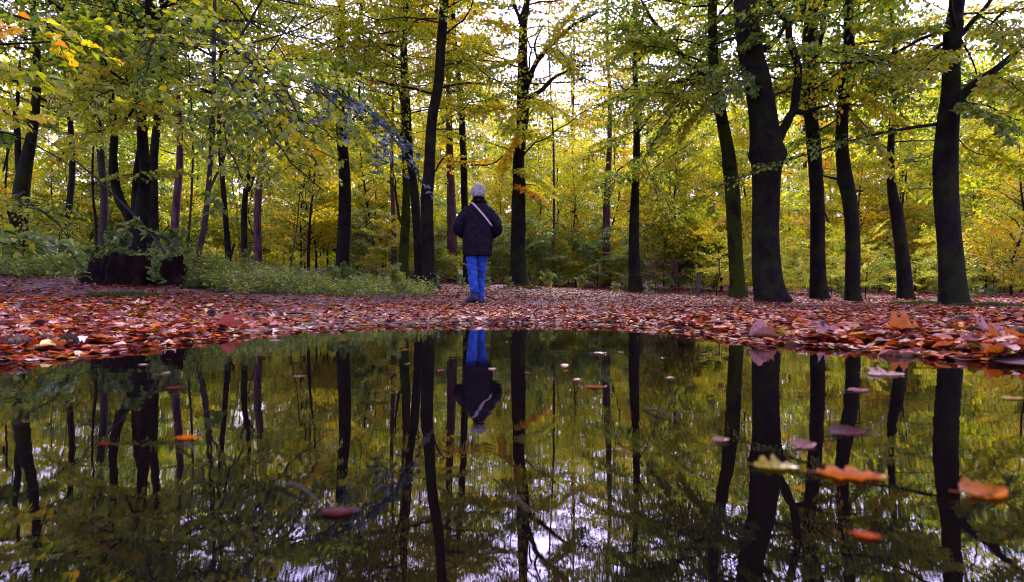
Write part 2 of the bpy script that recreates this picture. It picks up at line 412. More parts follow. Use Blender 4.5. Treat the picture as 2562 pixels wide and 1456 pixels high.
class Spray:
    """a flat beech-like branch along +x, real metres: wood tubes and leaf frames"""
    def __init__(self, L, seed, gap2=0.13, leaf_gap=0.05, leaf=0.07, side=0.36, fine=True):
        g = np.random.default_rng(seed)
        self.wV = []; self.wQ = []; n0 = 0
        P = []; Dv = []; Nv = []; S = []
        s = np.linspace(0, 1, 9)
        wig = np.cumsum(g.normal(0, 0.035, (9, 2)), axis=0)
        axis_p = np.stack([s * L, wig[:, 0] * L * 0.6, -0.17 * L * s ** 2 + wig[:, 1] * L * 0.3], 1)
        V, Q = tube(axis_p, 0.0085 * L ** 0.9 * (1 - 0.82 * s) + 0.0012, 5)
        self.wV.append(V); self.wQ.append(Q + n0); n0 += len(V)
        def put_leaves(pts, every):
            seg = np.linalg.norm(np.diff(pts, axis=0), axis=1); cum = np.concatenate([[0], np.cumsum(seg)])
            m = max(1, int(cum[-1] / every))
            u = (np.arange(m) + g.random(m)) * cum[-1] / m
            for q, uu in enumerate(u):
                k = min(np.searchsorted(cum, uu, side='right') - 1, len(seg) - 1)
                t = (uu - cum[k]) / seg[k]
                p = pts[k] + (pts[k + 1] - pts[k]) * t
                tdir = (pts[k + 1] - pts[k]) / seg[k]
                sd = np.array([-tdir[1], tdir[0], 0.0]) * (1 if q % 2 else -1)
                d = tdir * g.uniform(0.3, 0.9) + sd * g.uniform(0.5, 1.0) + np.array([0, 0, g.normal(-0.4, 0.45)])
                P.append(p); Dv.append(d); Nv.append([g.normal(0, 0.75), g.normal(0, 0.75), 1.0]); S.append(g.uniform(0.65, 1.25) * leaf)
        u = 0.12 * L; k = 0
        while u < 0.985 * L:
            f = u / L
            base = np.array([np.interp(f, s, axis_p[:, c]) for c in range(3)])
            sgn = 1 if k % 2 else -1
            ln = L * side * (1.05 - f) ** 0.75 * g.uniform(0.7, 1.2) * (0.55 + 0.45 * min(1, f * 4)) + 0.08
            a = R(g.uniform(38, 62)) * sgn
            dr = np.array([math.cos(a), math.sin(a), g.normal(0, 0.14)])
            t = np.linspace(0, 1, 4)[:, None]
            pts = base + dr * ln * t + np.array([0.18 * ln, 0, 0]) * t ** 2 + np.array([0, 0, -0.2 * ln]) * t ** 2
            V, Q = tube(pts, np.linspace(0.0034, 0.001, 4) * max(0.6, L ** 0.5), 3)
            self.wV.append(V); self.wQ.append(Q + n0); n0 += len(V)
            put_leaves(pts, leaf_gap)
            if fine:
                v = 0.18 * ln; kk = 0
                while v < ln * 0.95:
                    fv = v / ln; bb = base + dr * v + np.array([0.18 * ln, 0, -0.2 * ln]) * fv ** 2
                    l3 = 0.42 * ln * (1.1 - fv) * g.uniform(0.6, 1.2) + 0.03
                    a3 = a + R(g.uniform(35, 60)) * (1 if kk % 2 else -1)
                    d3 = np.array([math.cos(a3), math.sin(a3), g.normal(-0.1, 0.16)])
                    put_leaves(np.stack([bb, bb + d3 * l3 * 0.5, bb + d3 * l3 + np.array([0, 0, -0.1 * l3])]), leaf_gap)
                    v += gap2 * 1.1; kk += 1
            u += gap2 * g.uniform(0.7, 1.3); k += 1
        put_leaves(axis_p[4:], leaf_gap)
        self.P = np.array(P); self.D = unit(np.array(Dv)); self.Nn = unit(np.array(Nv)); self.S = np.array(S); self.L = L
        self.Nn = unit(self.Nn - self.D * (self.Nn * self.D).sum(1, keepdims=True))
        self.wV = np.concatenate(self.wV); self.wQ = np.concatenate(self.wQ)

SPR_BIG = [Spray(3.0, 100 + k, 0.15, 0.055, 0.080) for k in range(5)]
SPR_MID = [Spray(1.6, 200 + k, 0.12, 0.05, 0.080, 0.44) for k in range(5)]
SPR_TOP = [Spray(3.0, 300 + k, 0.2, 0.085, 0.13, 0.42) for k in range(4)]
SPR_NEAR = [Spray(1.8, 400 + k, 0.12, 0.06, 0.078, 0.4) for k in range(4)]

def place(acc, spr, S, E, tint, roll=0.0, tsd=0.11, six=False, g=rng, leafscale=None, wood=True, thin=1.0):
    """lay a spray from S to E; leaves go to slot 0, wood to slot 1"""
    S = np.asarray(S, float); E = np.asarray(E, float)
    ax = E - S; k = np.linalg.norm(ax) / spr.L; ax = ax / np.linalg.norm(ax)
    up = np.array([0, 0, 1.0]); sd = np.cross(up, ax); sd /= max(np.linalg.norm(sd), 1e-6)
    nz = np.cross(ax, sd)
    c, s = math.cos(roll), math.sin(roll)
    sd, nz = c * sd + s * nz, -s * sd + c * nz
    M = np.stack([ax, sd, nz])
    if wood: acc.add(spr.wV * k @ M + S, spr.wQ, 0.5, 1)
    sel = slice(None) if thin >= 1 else (g.random(len(spr.P)) < thin)
    P = spr.P[sel] * k @ M + S; D = spr.D[sel] @ M; Nn = spr.Nn[sel] @ M
    ls = (k if leafscale is None else leafscale)
    l = spr.S[sel] * ls
    t = np.clip(tint + g.normal(0, tsd, len(P)) + 0.10 * g.normal(), 0.0, 1.0)
    if six:
        V, Q = leaf_quads6(P, D, Nn, l, l * 0.62); t = np.repeat(t, 2)
    else:
        V, Q = leaf_quads4(P, D, Nn, l, l * 0.7)
    acc.add(V, Q, t, 0)

# ------------------------------------------------------------------ trees
def trunk_mesh(name, P, r, m, flare=0.5, knots=(), sides=16, seed=0):
    g = np.random.default_rng(seed)
    a = np.linspace(0, 2 * np.pi, sides, endpoint=False)[None, :]
    h = np.concatenate([[0], np.cumsum(np.linalg.norm(np.diff(P, axis=0), axis=1))])[:, None]
    rad = np.ones((len(P), sides))
    for k in range(1, 5):
        ph = g.uniform(0, 6.28, 3)
        rad += 0.022 / k ** 0.4 * np.sin(k * a + ph[0] + 0.8 * np.sin(h * g.uniform(0.5, 2.2) + ph[1])) * (0.6 + 0.4 * np.sin(h * g.uniform(1, 4) + ph[2]))
    if flare:
        ph = g.uniform(0, 6.28, 2)
        lob = 0.55 + 0.3 * np.cos(4 * a + ph[0]) + 0.25 * np.cos(3 * a + ph[1])
        rad += flare * np.exp(-np.clip(h - 0.12, 0, None) / 0.17) * lob
    for (kh, ka, amp, sz) in knots:
        da = np.abs((a - ka + np.pi) % (2 * np.pi) - np.pi)
        rad += amp * np.exp(-((h - kh) / sz) ** 2 - (da / 0.55) ** 2)
    V, Q = tube(P, r, sides, rad)
    return np_mesh(name, V, Q, [m])

LIMB_N = 0
def limb_mesh(pts, w, m, seed=0):
    P = catmull(pts, 5)
    r = np.interp(np.linspace(0, 1, len(P)), np.linspace(0, 1, len(w)), w)
    r[-1] *= 0.4
    g = np.random.default_rng(seed); a = np.linspace(0, 2 * np.pi, 9, endpoint=False)[None, :]; h = np.arange(len(P))[:, None]
    rad = 1 + 0.07 * np.sin(a * 2 + h * 0.9 + g.uniform(0, 6)) + 0.05 * np.sin(a + h * 1.7)
    V, Q = tube(P, r, 9, rad)
    return np_mesh('limb', V, Q, [m])

TREE_FEET = []
def make_tree(name, label, cat, D, path, m=None, limbs=(), tint=0.4, low=450, nspray=16, Ls=(2.0, 3.6), upper=10, top=13.0, seed=0, knots=(), flare=0.5,
              az=None, templ=None, six=False, group=None, leafmat=None, extra=(), thin=1.0):
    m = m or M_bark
    g = np.random.default_rng(1000 + seed)
    templ = templ or SPR_BIG
    k = D / F
    pts = [at(px, py, D) for px, py, w in path]; wid = [w * k * 0.5 / math.hypot(1, (px - CX) / F) for px, py, w in path]
    base = pts[0].copy(); base[2] = float(gz(np.array([base[0]]), np.array([base[1]]))[0])
    pts[0][2] = base[2]
    if D < 16: TREE_FEET.append((base[0], base[1], wid[0]))
    dirv = unit(pts[1] - pts[0]) if len(pts) > 1 else np.array([0, 0, 1.0])
    root = pts[0] - np.array([0, 0, 0.12])
    if pts[-1][2] < top:
        last = pts[-1]; dv = unit(pts[-1] - pts[-2]); dv = unit(dv * np.array([0.5, 0.5, 1]) + np.array([0, 0, 0.3]))
        n_up = 3
        for q in range(1, n_up + 1):
            pts.append(last + dv * (top - last[2]) * q / n_up + g.normal(0, 0.1, 3)); wid.append(wid[len(path) - 1] * (1 - 0.8 * q / n_up))
    allp = np.array([root] + pts); allw = np.array([wid[0]] + wid)
    # a little real depth wander so that the trunk is not a flat tracing
    P = catmull(allp, 7); ts = np.linspace(0, 1, len(P)); r = np.interp(np.linspace(0, len(allw) - 1, len(P)), np.arange(len(allw)), allw)
    P[:, 1] += 0.05 * np.sin(P[:, 2] * 1.1 + seed) * np.clip(P[:, 2], 0, 3) 
    t = empty(name, base)
    tag(t, label, cat, group)
    off = Vector([float(v) for v in base])
    def child(nm, me):
        o = link(nm, me, t); o.matrix_parent_inverse = Matrix.Translation(-off); return o
    kn = []
    for (px_y, ka, amp, sz) in knots:
        hz = CAMH + (HY - px_y) * k - allp[0][2]; kn.append((hz, ka, amp, sz))
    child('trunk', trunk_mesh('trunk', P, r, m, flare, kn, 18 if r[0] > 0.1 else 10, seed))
    for q, (lp, lw) in enumerate(limbs):
        pp = [at(a[0], a[1], D + (a[2] if len(a) > 2 else 0)) for a in lp]
        child('limb', limb_mesh(pp, [w * k * 0.5 / math.hypot(1, (lp[0][0] - CX) / F) for w in lw], m, seed * 10 + q))
    acc = Acc()
    zlow = CAMH + (HY - low) * k; ztop = CAMH + HY * k + 1.2
    def on_trunk(z):
        return np.array([np.interp(z, P[:, 2], P[:, 0]), np.interp(z, P[:, 2], P[:, 1]), z])
    for q in range(nspray):
        z = zlow + (ztop - zlow) * ((q + g.random()) / nspray)
        a = g.uniform(0, 2 * np.pi) if az is None else R(g.uniform(*az))
        Lq = g.uniform(*Ls); el = R(g.uniform(-4, 30))
        S = on_trunk(z); E = S + Lq * np.array([math.cos(a) * math.cos(el), math.sin(a) * math.cos(el), math.sin(el)])
        place(acc, templ[g.integers(len(templ))], S, E, tint, R(g.normal(0, 22)), six=six, g=g, leafscale=g.uniform(0.85, 1.15), thin=thin)
    if D > 8 and D < 17.5 and upper > 3 and not six and leafmat is None:      # overhanging sprays where the canopy closes
        for q in range(6):
            z = CAMH + (HY - 230) * k + (q + g.random()) / 6 * 270 * k
            a = g.uniform(-0.4, np.pi + 0.4) if q % 3 else g.uniform(0, 2 * np.pi)
            Lq = g.uniform(2.2, 3.8); el = R(g.uniform(0, 28)); S = on_trunk(z)
            E = S + Lq * np.array([math.cos(a) * math.cos(el), math.sin(a) * math.cos(el), math.sin(el)])
            place(acc, SPR_BIG[g.integers(len(SPR_BIG))], S, E, tint, R(g.normal(0, 25)), g=g, leafscale=g.uniform(0.8, 1.05))
    for q in range(upper):
        z = ztop + (top - ztop) * (q + g.random()) / upper
        a = g.uniform(0, 2 * np.pi); Lq = g.uniform(2.6, 4.4); el = R(g.uniform(5, 45))
        S = on_trunk(z); E = S + Lq * np.array([math.cos(a) * math.cos(el), math.sin(a) * math.cos(el), math.sin(el)])
        place(acc, SPR_TOP[g.integers(len(SPR_TOP))], S, E, tint, R(g.normal(0, 25)), g=g)
    for ex in extra:                                   # sprays with given ends (pixel, pixel, distance)
        (a0, a1, a2), (b0, b1, b2) = ex[0], ex[1]
        tt = ex[2] if len(ex) > 2 else tint
        tm = SPR_NEAR if six else templ
        place(acc, tm[g.integers(len(tm))], at(a0, a1, a2), at(b0, b1, b2), tt, R(g.normal(0, 20)), six=six, g=g, leafscale=g.uniform(0.9, 1.15))
    if acc.n:
        c = child('crown', acc.mesh('crown', [leafmat or M_leaf, M_twig])); c['kind'] = 'stuff'; c['hue'] = 0.0
    return t, child

BG = 'tall beeches standing around the path'
# --- beeches on the low bank beyond the puddle
make_tree('beech_tree', 'thickest dark beech with a swollen knot and a forking limb', 'tree', 9.9,
          [(1930, 758, 80), (1922, 700, 76), (1918, 600, 70), (1917, 500, 70), (1914, 425, 74), (1912, 390, 80), (1906, 350, 76), (1900, 300, 70), (1886, 200, 65), (1876, 150, 63), (1871, 75, 60), (1870, 0, 58)],
          limbs=[([(1925, 380), (1948, 345), (1976, 292), (1987, 268), (1997, 170), (1976, 105), (1969, 55), (1926, 8), (1890, -60)], [34, 30, 22, 22, 20, 19, 17, 12, 8]),
                 ([(1968, 60), (1996, 35), (2015, 12), (2045, -40)], [18, 16, 14, 9]), ([(1984, 275), (2010, 281), (2046, 270), (2080, 262)], [18, 14, 9, 4]),
                 ([(1885, 135), (1918, 118), (1948, 92), (1975, 40)], [24, 20, 12, 7]), ([(1945, 350), (1920, 330), (1900, 310)], [10, 8, 6])],
          tint=0.29, low=260, nspray=6, seed=1, az=(20, 160), upper=8, knots=[(392, 0.0, 0.40, 0.16), (385, 3.1, 0.22, 0.14), (480, 4.7, 0.05, 0.2)], flare=0.55,
          extra=[((1880, 150, 9.9), (1790, 250, 9.0), 0.28), ((1900, 110, 9.9), (1860, 90, 9.3), 0.32)])
make_tree('beech_tree', 'mossy beech leaning over beside the thickest dark beech', 'tree', 11.0,
          [(1847, 748, 40), (1845, 700, 38), (1837, 600, 37), (1829, 500, 37), (1822, 450, 37), (1817, 400, 34), (1804, 300, 29), (1796, 225, 30), (1791, 195, 28), (1790, 75, 25), (1788, 0, 24)],
          m=M_barkmoss, limbs=[([(1795, 215), (1770, 190), (1746, 170), (1716, 150), (1686, 115), (1661, 85), (1631, 48), (1600, -10)], [22, 20, 17, 15, 13, 12, 9, 5]), ([(1690, 118), (1695, 100), (1700, 80)], [8, 6, 3])],
          tint=0.31, low=330, nspray=8, seed=2, az=(60, 230), knots=[(450, 0.2, 0.30, 0.08), (500, 3.4, 0.25, 0.1), (415, 3.2, 0.2, 0.08)], flare=0.5,
          extra=[((1791, 180, 11), (1640, 260, 9.5)), ((1746, 170, 11), (1560, 200, 9.6), 0.33), ((1700, 130, 11), (1540, 60, 9.5), 0.34), ((1790, 250, 11), (1680, 330, 10)), ((1690, 110, 11), (1560, 20, 10), 0.34), ((1660, 90, 11), (1470, 130, 9.8), 0.34), ((1720, 150, 11), (1500, 280, 9.8), 0.38), ((1746, 175, 11), (1600, 330, 10), 0.36), ((1640, 60, 11), (1500, 10, 10), 0.42)])
make_tree('beech_tree', 'straight grey beech with a hollow at its foot', 'tree', 11.2,
          [(2050, 752, 46), (2046, 700, 42), (2041, 600, 38), (2038, 450, 36), (2038, 350, 37), (2035, 250, 34), (2034, 150, 33), (2031, 75, 36), (2028, 0, 34)],
          limbs=[([(2038, 140), (2050, 112), (2061, 50), (2068, -5), (2085, -80)], [18, 15, 13, 12, 8])], tint=0.33, low=330, nspray=8, seed=3, az=(10, 170), knots=[(435, 0.3, 0.12, 0.07), (440, 3.0, 0.15, 0.06), (350, 0.1, 0.1, 0.06), (740, 5.1, -0.6, 0.11)])
make_tree('beech_tree', 'slender curving beech third from the thickest trunk', 'tree', 10.5,
          [(2136, 757, 43), (2132, 720, 39), (2130, 600, 38), (2125, 500, 39), (2119, 450, 40), (2117, 400, 36), (2117, 350, 34), (2119, 300, 32), (2122, 200, 30), (2124, 100, 28), (2114, 0, 25)],
          tint=0.35, low=340, nspray=9, seed=4, az=(-30, 170), flare=0.45, knots=[(445, 3.1, 0.2, 0.07), (330, 4.4, 0.12, 0.05)],
          limbs=[([(2135, 475), (2150, 478), (2162, 477)], [7, 5, 4]), ([(2115, 445), (2090, 447), (2070, 442), (2045, 436)], [9, 7, 5, 3]), ([(2125, 240), (2200, 220), (2260, 195), (2330, 185)], [10, 8, 6, 3])],
          extra=[((2124, 230, 10.5), (2300, 300, 9.2), 0.36), ((2124, 130, 10.5), (2290, 190, 9), 0.36), ((2122, 260, 10.5), (2270, 420, 10), 0.5), ((2124, 60, 10.5), (2270, 60, 9.3), 0.4)])
make_tree('beech_tree', 'short looking beech hidden in yellow leaves above', 'tree', 12.4,
          [(2264, 752, 43), (2262, 710, 40), (2254, 600, 36), (2250, 530, 35), (2245, 500, 30), (2240, 450, 24), (2236, 380, 20), (2230, 250, 16), (2226, 100, 13), (2224, 0, 11)],
          tint=0.44, low=500, nspray=18, seed=5, flare=0.3, Ls=(1.4, 3.0))
make_tree('beech_tree', 'thick black beech with a long rising limb, apart from the others', 'tree', 8.3,
          [(2388, 769, 74), (2385, 728, 72), (2380, 600, 65), (2378, 500, 67), (2378, 400, 67), (2378, 300, 58), (2377, 225, 50), (2369, 150, 46), (2369, 75, 50), (2377, 0, 40)],
          limbs=[([(2385, 275), (2399, 250), (2431, 215), (2482, 180), (2532, 140), (2575, 100), (2680, 40)], [36, 32, 26, 22, 20, 18, 10]),
                 ([(2380, 110), (2411, 80), (2436, 50), (2461, 25), (2490, -15), (2530, -60)], [20, 17, 15, 14, 12, 8]), ([(2400, 90), (2432, 150), (2445, 190)], [6, 5, 3]), ([(2465, 75), (2500, 40), (2530, 10)], [9, 8, 6])],
          tint=0.30, low=340, nspray=8, seed=6, az=(0, 180), flare=0.38, knots=[(420, 3.2, 0.06, 0.2), (300, 0.0, 0.10, 0.3)],
          extra=[((2400, 250, 8.3), (2560, 330, 7.2), 0.4), ((2480, 180, 8.3), (2600, 250, 7.3), 0.35), ((2380, 120, 8.3), (2240, 160, 7.4), 0.34), ((2450, 40, 8.3), (2580, 80, 7.2), 0.35),
                 ((2390, 330, 8.6), (2540, 420, 9), 0.42), ((2370, 60, 8.3), (2200, 90, 8), 0.34)])
make_tree('beech_tree', 'slim dark beech alone above a brown bush', 'tree', 15.0,
          [(1588, 731, 38), (1589, 700, 32), (1587, 600, 27), (1587, 500, 22), (1588, 450, 19), (1590, 380, 18), (1592, 250, 15), (1590, 100, 12), (1588, 0, 10)],
          tint=0.42, low=470, nspray=18, seed=7, flare=0.3, limbs=[([(1588, 470), (1575, 450), (1560, 432)], [9, 7, 5]), ([(1588, 530), (1575, 528), (1571, 530)], [6, 5, 4])],
          extra=[((1590, 400, 15), (1700, 520, 13.5), 0.36), ((1590, 430, 15), (1480, 450, 13.5), 0.42), ((1590, 380, 15), (1660, 480, 13), 0.32), ((1590, 330, 15), (1450, 380, 13.8), 0.45), ((1590, 150, 15), (1470, 110, 13.8), 0.4), ((1590, 110, 15), (1700, 60, 14), 0.38), ((1591, 220, 15), (1490, 240, 13.8), 0.42), ((1590, 80, 15), (1490, 20, 14), 0.42), ((1591, 280, 15), (1690, 330, 14), 0.42)])
make_tree('beech_tree', 'beech with open spreading limbs against the white sky, beside the walker', 'tree', 14.0,
          [(1296, 713, 46), (1296, 690, 40), (1296, 600, 36), (1297, 500, 33), (1299, 470, 32), (1297, 400, 28), (1307, 300, 30), (1308, 250, 32), (1308, 180, 28), (1308, 100, 22), (1311, 40, 20), (1318, 0, 16)],
          limbs=[([(1318, 215), (1328, 185), (1346, 150), (1381, 110), (1431, 65), (1500, 30)], [17, 15, 13, 12, 9, 4]), ([(1312, 255), (1323, 243), (1356, 225), (1386, 195), (1446, 167), (1490, 165)], [15, 13, 11, 9, 5, 3]),
                 ([(1308, 70), (1298, 40), (1288, 15), (1280, -30)], [12, 10, 9, 7]), ([(1320, 190), (1314, 150), (1311, 110)], [10, 9, 7]), ([(1345, 150), (1338, 110), (1360, 60)], [7, 6, 4])],
          tint=0.54, low=480, nspray=14, seed=8, flare=0.7, upper=4, knots=[(565, 0.2, 0.2, 0.08), (250, 0.4, 0.15, 0.15)], thin=0.7,
          extra=[((1297, 430, 14), (1400, 460, 12.6), 0.5), ((1297, 330, 14), (1230, 420, 12.6), 0.6), ((1300, 350, 14), (1380, 330, 13), 0.62), ((1297, 470, 14), (1360, 480, 13), 0.55), ((1308, 150, 14), (1200, 140, 13), 0.56), ((1310, 90, 14), (1215, 30, 13), 0.55), ((1381, 110, 14), (1450, 190, 13), 0.55), ((1346, 150, 14), (1420, 20, 13.4), 0.56), ((1308, 260, 14), (1190, 260, 12.8), 0.56), ((1320, 240, 14), (1470, 300, 13), 0.52)])
make_tree('beech_tree', 'dark beech with a mossy foot, nearest behind the walker, leaning', 'tree', 12.0,
          [(1077, 726, 42), (1074, 690, 34), (1072, 600, 32), (1070, 500, 32), (1075, 425, 29), (1079, 300, 26), (1095, 200, 25), (1103, 100, 24), (1113, 0, 22)],
          tint=0.45, low=330, nspray=7, seed=9, flare=0.75, upper=6, knots=[(485, 1.2, 0.1, 0.05), (440, 0, 0.06, 0.05)], limbs=[([(1088, 430), (1105, 400), (1120, 385)], [5, 4, 2])])
make_tree('beech_tree', 'thinner dark beech pressed against the leaning mossy footed beech', 'tree', 14.0,
          [(1051, 720, 26), (1048, 640, 23), (1046, 600, 22), (1038, 500, 22), (1032, 450, 20), (1022, 380, 18), (1018, 250, 16), (1015, 120, 12), (1020, 0, 9)],
          tint=0.50, low=400, nspray=16, seed=10, flare=0.25, upper=5, knots=[(480, 3.1, 0.1, 0.05)])
make_tree('beech_tree', 'knobbly olive barked beech with a low dead side branch', 'tree', 16.0,
          [(1010, 706, 30), (1010, 670, 25), (1011, 620, 25), (1013, 550, 23), (1014, 500, 21), (1014, 450, 18), (1012, 350, 15), (1010, 200, 12), (1008, 60, 10)],
          m=M_barkmoss, tint=0.52, low=420, nspray=16, seed=11, flare=0.5, upper=5, limbs=[([(1010, 560), (1000, 548), (992, 500), (985, 465), (955, 445)], [9, 8, 6, 5, 3]), ([(988, 480), (990, 455), (984, 430)], [5, 4, 2])], knots=[(545, 0.5, 0.18, 0.06), (545, 3.0, 0.18, 0.06)])
make_tree('beech_tree', 'smooth straight beech rising from the bilberry patch', 'tree', 15.0,
          [(855, 706, 36), (856, 650, 35), (859, 550, 33), (862, 450, 30), (862, 420, 28), (858, 330, 26), (850, 200, 22), (850, 100, 22), (850, 0, 20)],
          tint=0.36, low=400, nspray=12, seed=12, flare=0.3, upper=6, thin=0.8, limbs=[([(864, 250), (876, 190), (884, 150), (893, 108), (900, 60), (905, 0)], [18, 18, 16, 14, 11, 8]), ([(884, 155), (905, 136), (940, 132), (980, 145)], [9, 7, 5, 3])])
make_tree('beech_tree', 'slim dark trunk half hidden behind the walker', 'tree', 17.0,
          [(1167, 712, 19), (1166, 650, 17), (1163, 515, 17), (1161, 400, 17), (1155, 300, 16), (1147, 200, 15), (1137, 100, 12), (1135, 0, 10)],
          tint=0.55, low=440, nspray=20, seed=13, flare=0.2, upper=5,
          extra=[((1137, 100, 17), (1240, 70, 15.5)), ((1147, 200, 17), (1250, 220, 15.5)), ((1136, 30, 17), (1060, 30, 15.5)), ((1137, 60, 17), (1220, 0, 15.6)), ((1150, 240, 17), (1070, 260, 15.8))])
# --- the darker wood above the stump
make_tree('beech_tree', 'dark many stemmed beech growing behind the rotten stump', 'tree', 8.6,
          [(345, 668, 62), (345, 600, 56), (356, 520, 40), (363, 470, 34), (369, 425, 30), (368, 300, 27), (368, 175, 25), (370, 50, 22), (368, 0, 20)],
          limbs=[([(338, 580), (325, 545), (300, 500), (287, 450), (283, 400), (285, 320), (278, 240), (275, 150), (272, 40)], [34, 30, 27, 26, 23, 20, 16, 13, 9]),
                 ([(342, 560), (338, 500), (344, 425), (354, 350), (362, 300)], [26, 22, 20, 18, 12]), ([(290, 330), (300, 316), (322, 290), (350, 252)], [10, 9, 8, 5]),
                 ([(372, 45), (385, 32), (402, 20), (430, -5)], [13, 11, 10, 7]), ([(358, 55), (335, 38), (300, 0)], [9, 7, 5]),
                 ([(366, 290), (350, 265), (325, 225), (310, 180), (280, 150), (250, 100), (225, 70), (215, 20)], [9, 8, 8, 7, 6, 5, 4, 3]),
                 ([(350, 525), (385, 525), (400, 522)], [9, 7, 4])],
          tint=0.29, low=280, nspray=8, seed=14, flare=0.25,
          extra=[((368, 200, 8.6), (190, 180, 6), 0.42), ((368, 250, 8.6), (540, 330, 7), 0.35), 
                 ((283, 300, 8.6), (120, 290, 6.4), 0.42), ((285, 200, 8.6), (120, 130, 6.4), 0.6), ((368, 60, 8.6), (300, 90, 6.4), 0.45)])
make_tree('beech_tree', 'straight trunk just behind the many stemmed beech', 'tree', 10.5,
          [(387, 640, 32), (389, 580, 28), (393, 450, 23), (395, 250, 20), (395, 75, 15), (396, 0, 13)], tint=0.30, low=330, nspray=9, seed=15, flare=0.2)
make_tree('beech_tree', 'broad dark trunk with a twin stem at the dim edge of the wood', 'tree', 10.0,
          [(52, 668, 52), (57, 550, 47), (62, 460, 44), (70, 350, 30), (73, 250, 25), (78, 100, 20), (80, 0, 18)],
          limbs=[([(55, 470), (46, 400), (43, 330), (38, 280), (45, 235), (50, 150)], [24, 20, 18, 15, 11, 7]), ([(8, 430), (20, 380), (35, 330)], [6, 6, 5])],
          tint=0.28, low=330, nspray=9, seed=16, flare=0.15, extra=[((60, 480, 10), (-40, 560, 7.4), 0.3), ((60, 500, 10), (160, 560, 8), 0.35)])
make_tree('beech_tree', 'slim dark beech between the twin stemmed trunk and the stump', 'tree', 13.0,
          [(158, 670, 34), (163, 620, 26), (167, 550, 21), (168, 450, 18), (172, 300, 16), (175, 150, 12), (178, 0, 9)], tint=0.32, low=380, nspray=10, seed=17, flare=0.3)
make_tree('beech_tree', 'paler grey trunk seen through the branches above the stump', 'tree', 15.5,
          [(248, 655, 25), (250, 600, 23), (253, 540, 22), (257, 400, 21), (260, 300, 19), (262, 100, 14), (262, 0, 12)], m=M_barkpale, tint=0.34, low=330, nspray=9, seed=18, flare=0.2)
make_tree('sapling_tree', 'thin grey leaning sapling that forks into wiry branches', 'tree', 7.5,
          [(487, 664, 17), (496, 620, 16), (506, 560, 16), (515, 450, 14), (530, 300, 13), (540, 200, 12), (548, 90, 11), (552, 20, 9), (548, -40, 7)],
          m=M_barkpale, limbs=[([(517, 490), (540, 440), (556, 410), (575, 330), (592, 250), (625, 190), (660, 150), (700, 95), (745, 30)], [7, 7, 6, 6, 5, 5, 4, 4, 3]),
                               ([(546, 165), (575, 120), (605, 85), (655, 0), (680, -50)], [8, 7, 7, 6, 4]), ([(536, 150), (510, 100), (485, 60), (435, 0), (400, -40)], [7, 7, 6, 5, 3]),
                               ([(530, 300), (500, 380), (440, 385), (405, 375)], [5, 5, 4, 3]), ([(540, 200), (620, 205), (700, 190), (800, 230)], [6, 5, 4, 3]), ([(545, 130), (620, 110), (740, 75), (830, 30)], [6, 5, 4, 3])],
          tint=0.33, low=200, nspray=4, upper=5, top=8.5, seed=19, flare=0.15, templ=SPR_NEAR, six=True, Ls=(1.4, 2.2),
          extra=[((545, 180, 7.2), (800, 260, 5.2), 0.34), ((548, 100, 7.2), (760, 120, 5.0), 0.36), ((600, 250, 7), (820, 380, 5.6), 0.34), ((560, 250, 7), (700, 420, 5.8), 0.36), ((545, 60, 7), (690, 40, 5.2), 0.33),
                 ((700, 190, 6.2), (900, 130, 5.2), 0.34), ((620, 110, 6.5), (820, 200, 5.0), 0.28), ((600, 330, 7.2), (700, 430, 6.4), 0.42),
                 ((800, 230, 5.6), (980, 390, 5.4), 0.42), ((700, 300, 6), (870, 420, 5.6), 0.45), ((600, 180, 6.5), (690, 300, 5.4), 0.35)])
make_tree('sapling_tree', 'thin blackish sapling with a snapped stub near its foot', 'tree', 11.0,
          [(573, 686, 20), (569, 640, 17), (564, 550, 14), (562, 450, 13), (560, 350, 13), (556, 250, 12), (552, 150, 10), (552, 50, 9), (553, 0, 8)],
          limbs=[([(574, 645), (580, 632), (586, 610)], [8, 7, 6])], tint=0.36, low=330, nspray=9, upper=4, top=10, seed=20, flare=0.2, Ls=(1.5, 2.6), templ=SPR_MID)
make_tree('beech_tree', 'small dark beech with a forked top beside the purple pine', 'tree', 14.0,
          [(613, 687, 19), (614, 620, 17), (616, 550, 17), (621, 475, 13), (626, 430, 10), (618, 330, 8), (615, 230, 7)],
          limbs=[([(621, 480), (632, 455), (637, 440)], [8, 6, 4]), ([(620, 478), (608, 450), (596, 435)], [7, 5, 3])], tint=0.52, low=480, nspray=13, upper=3, top=9, seed=21, flare=0.2, Ls=(1.5, 2.8))
make_tree('young_tree', 'wiry young beech with bare lower branches beyond the bilberry patch', 'tree', 16.0,
          [(773, 692, 9), (774, 640, 8), (776, 590, 8), (778, 540, 6), (782, 470, 5), (785, 380, 4)],
          limbs=[([(775, 610), (762, 600), (750, 590)], [4, 3, 2]), ([(776, 600), (790, 590), (806, 592)], [4, 3, 2])], tint=0.55, low=590, nspray=16, upper=0, top=5.2, seed=22, flare=0.2, Ls=(1.0, 2.2), templ=SPR_MID)
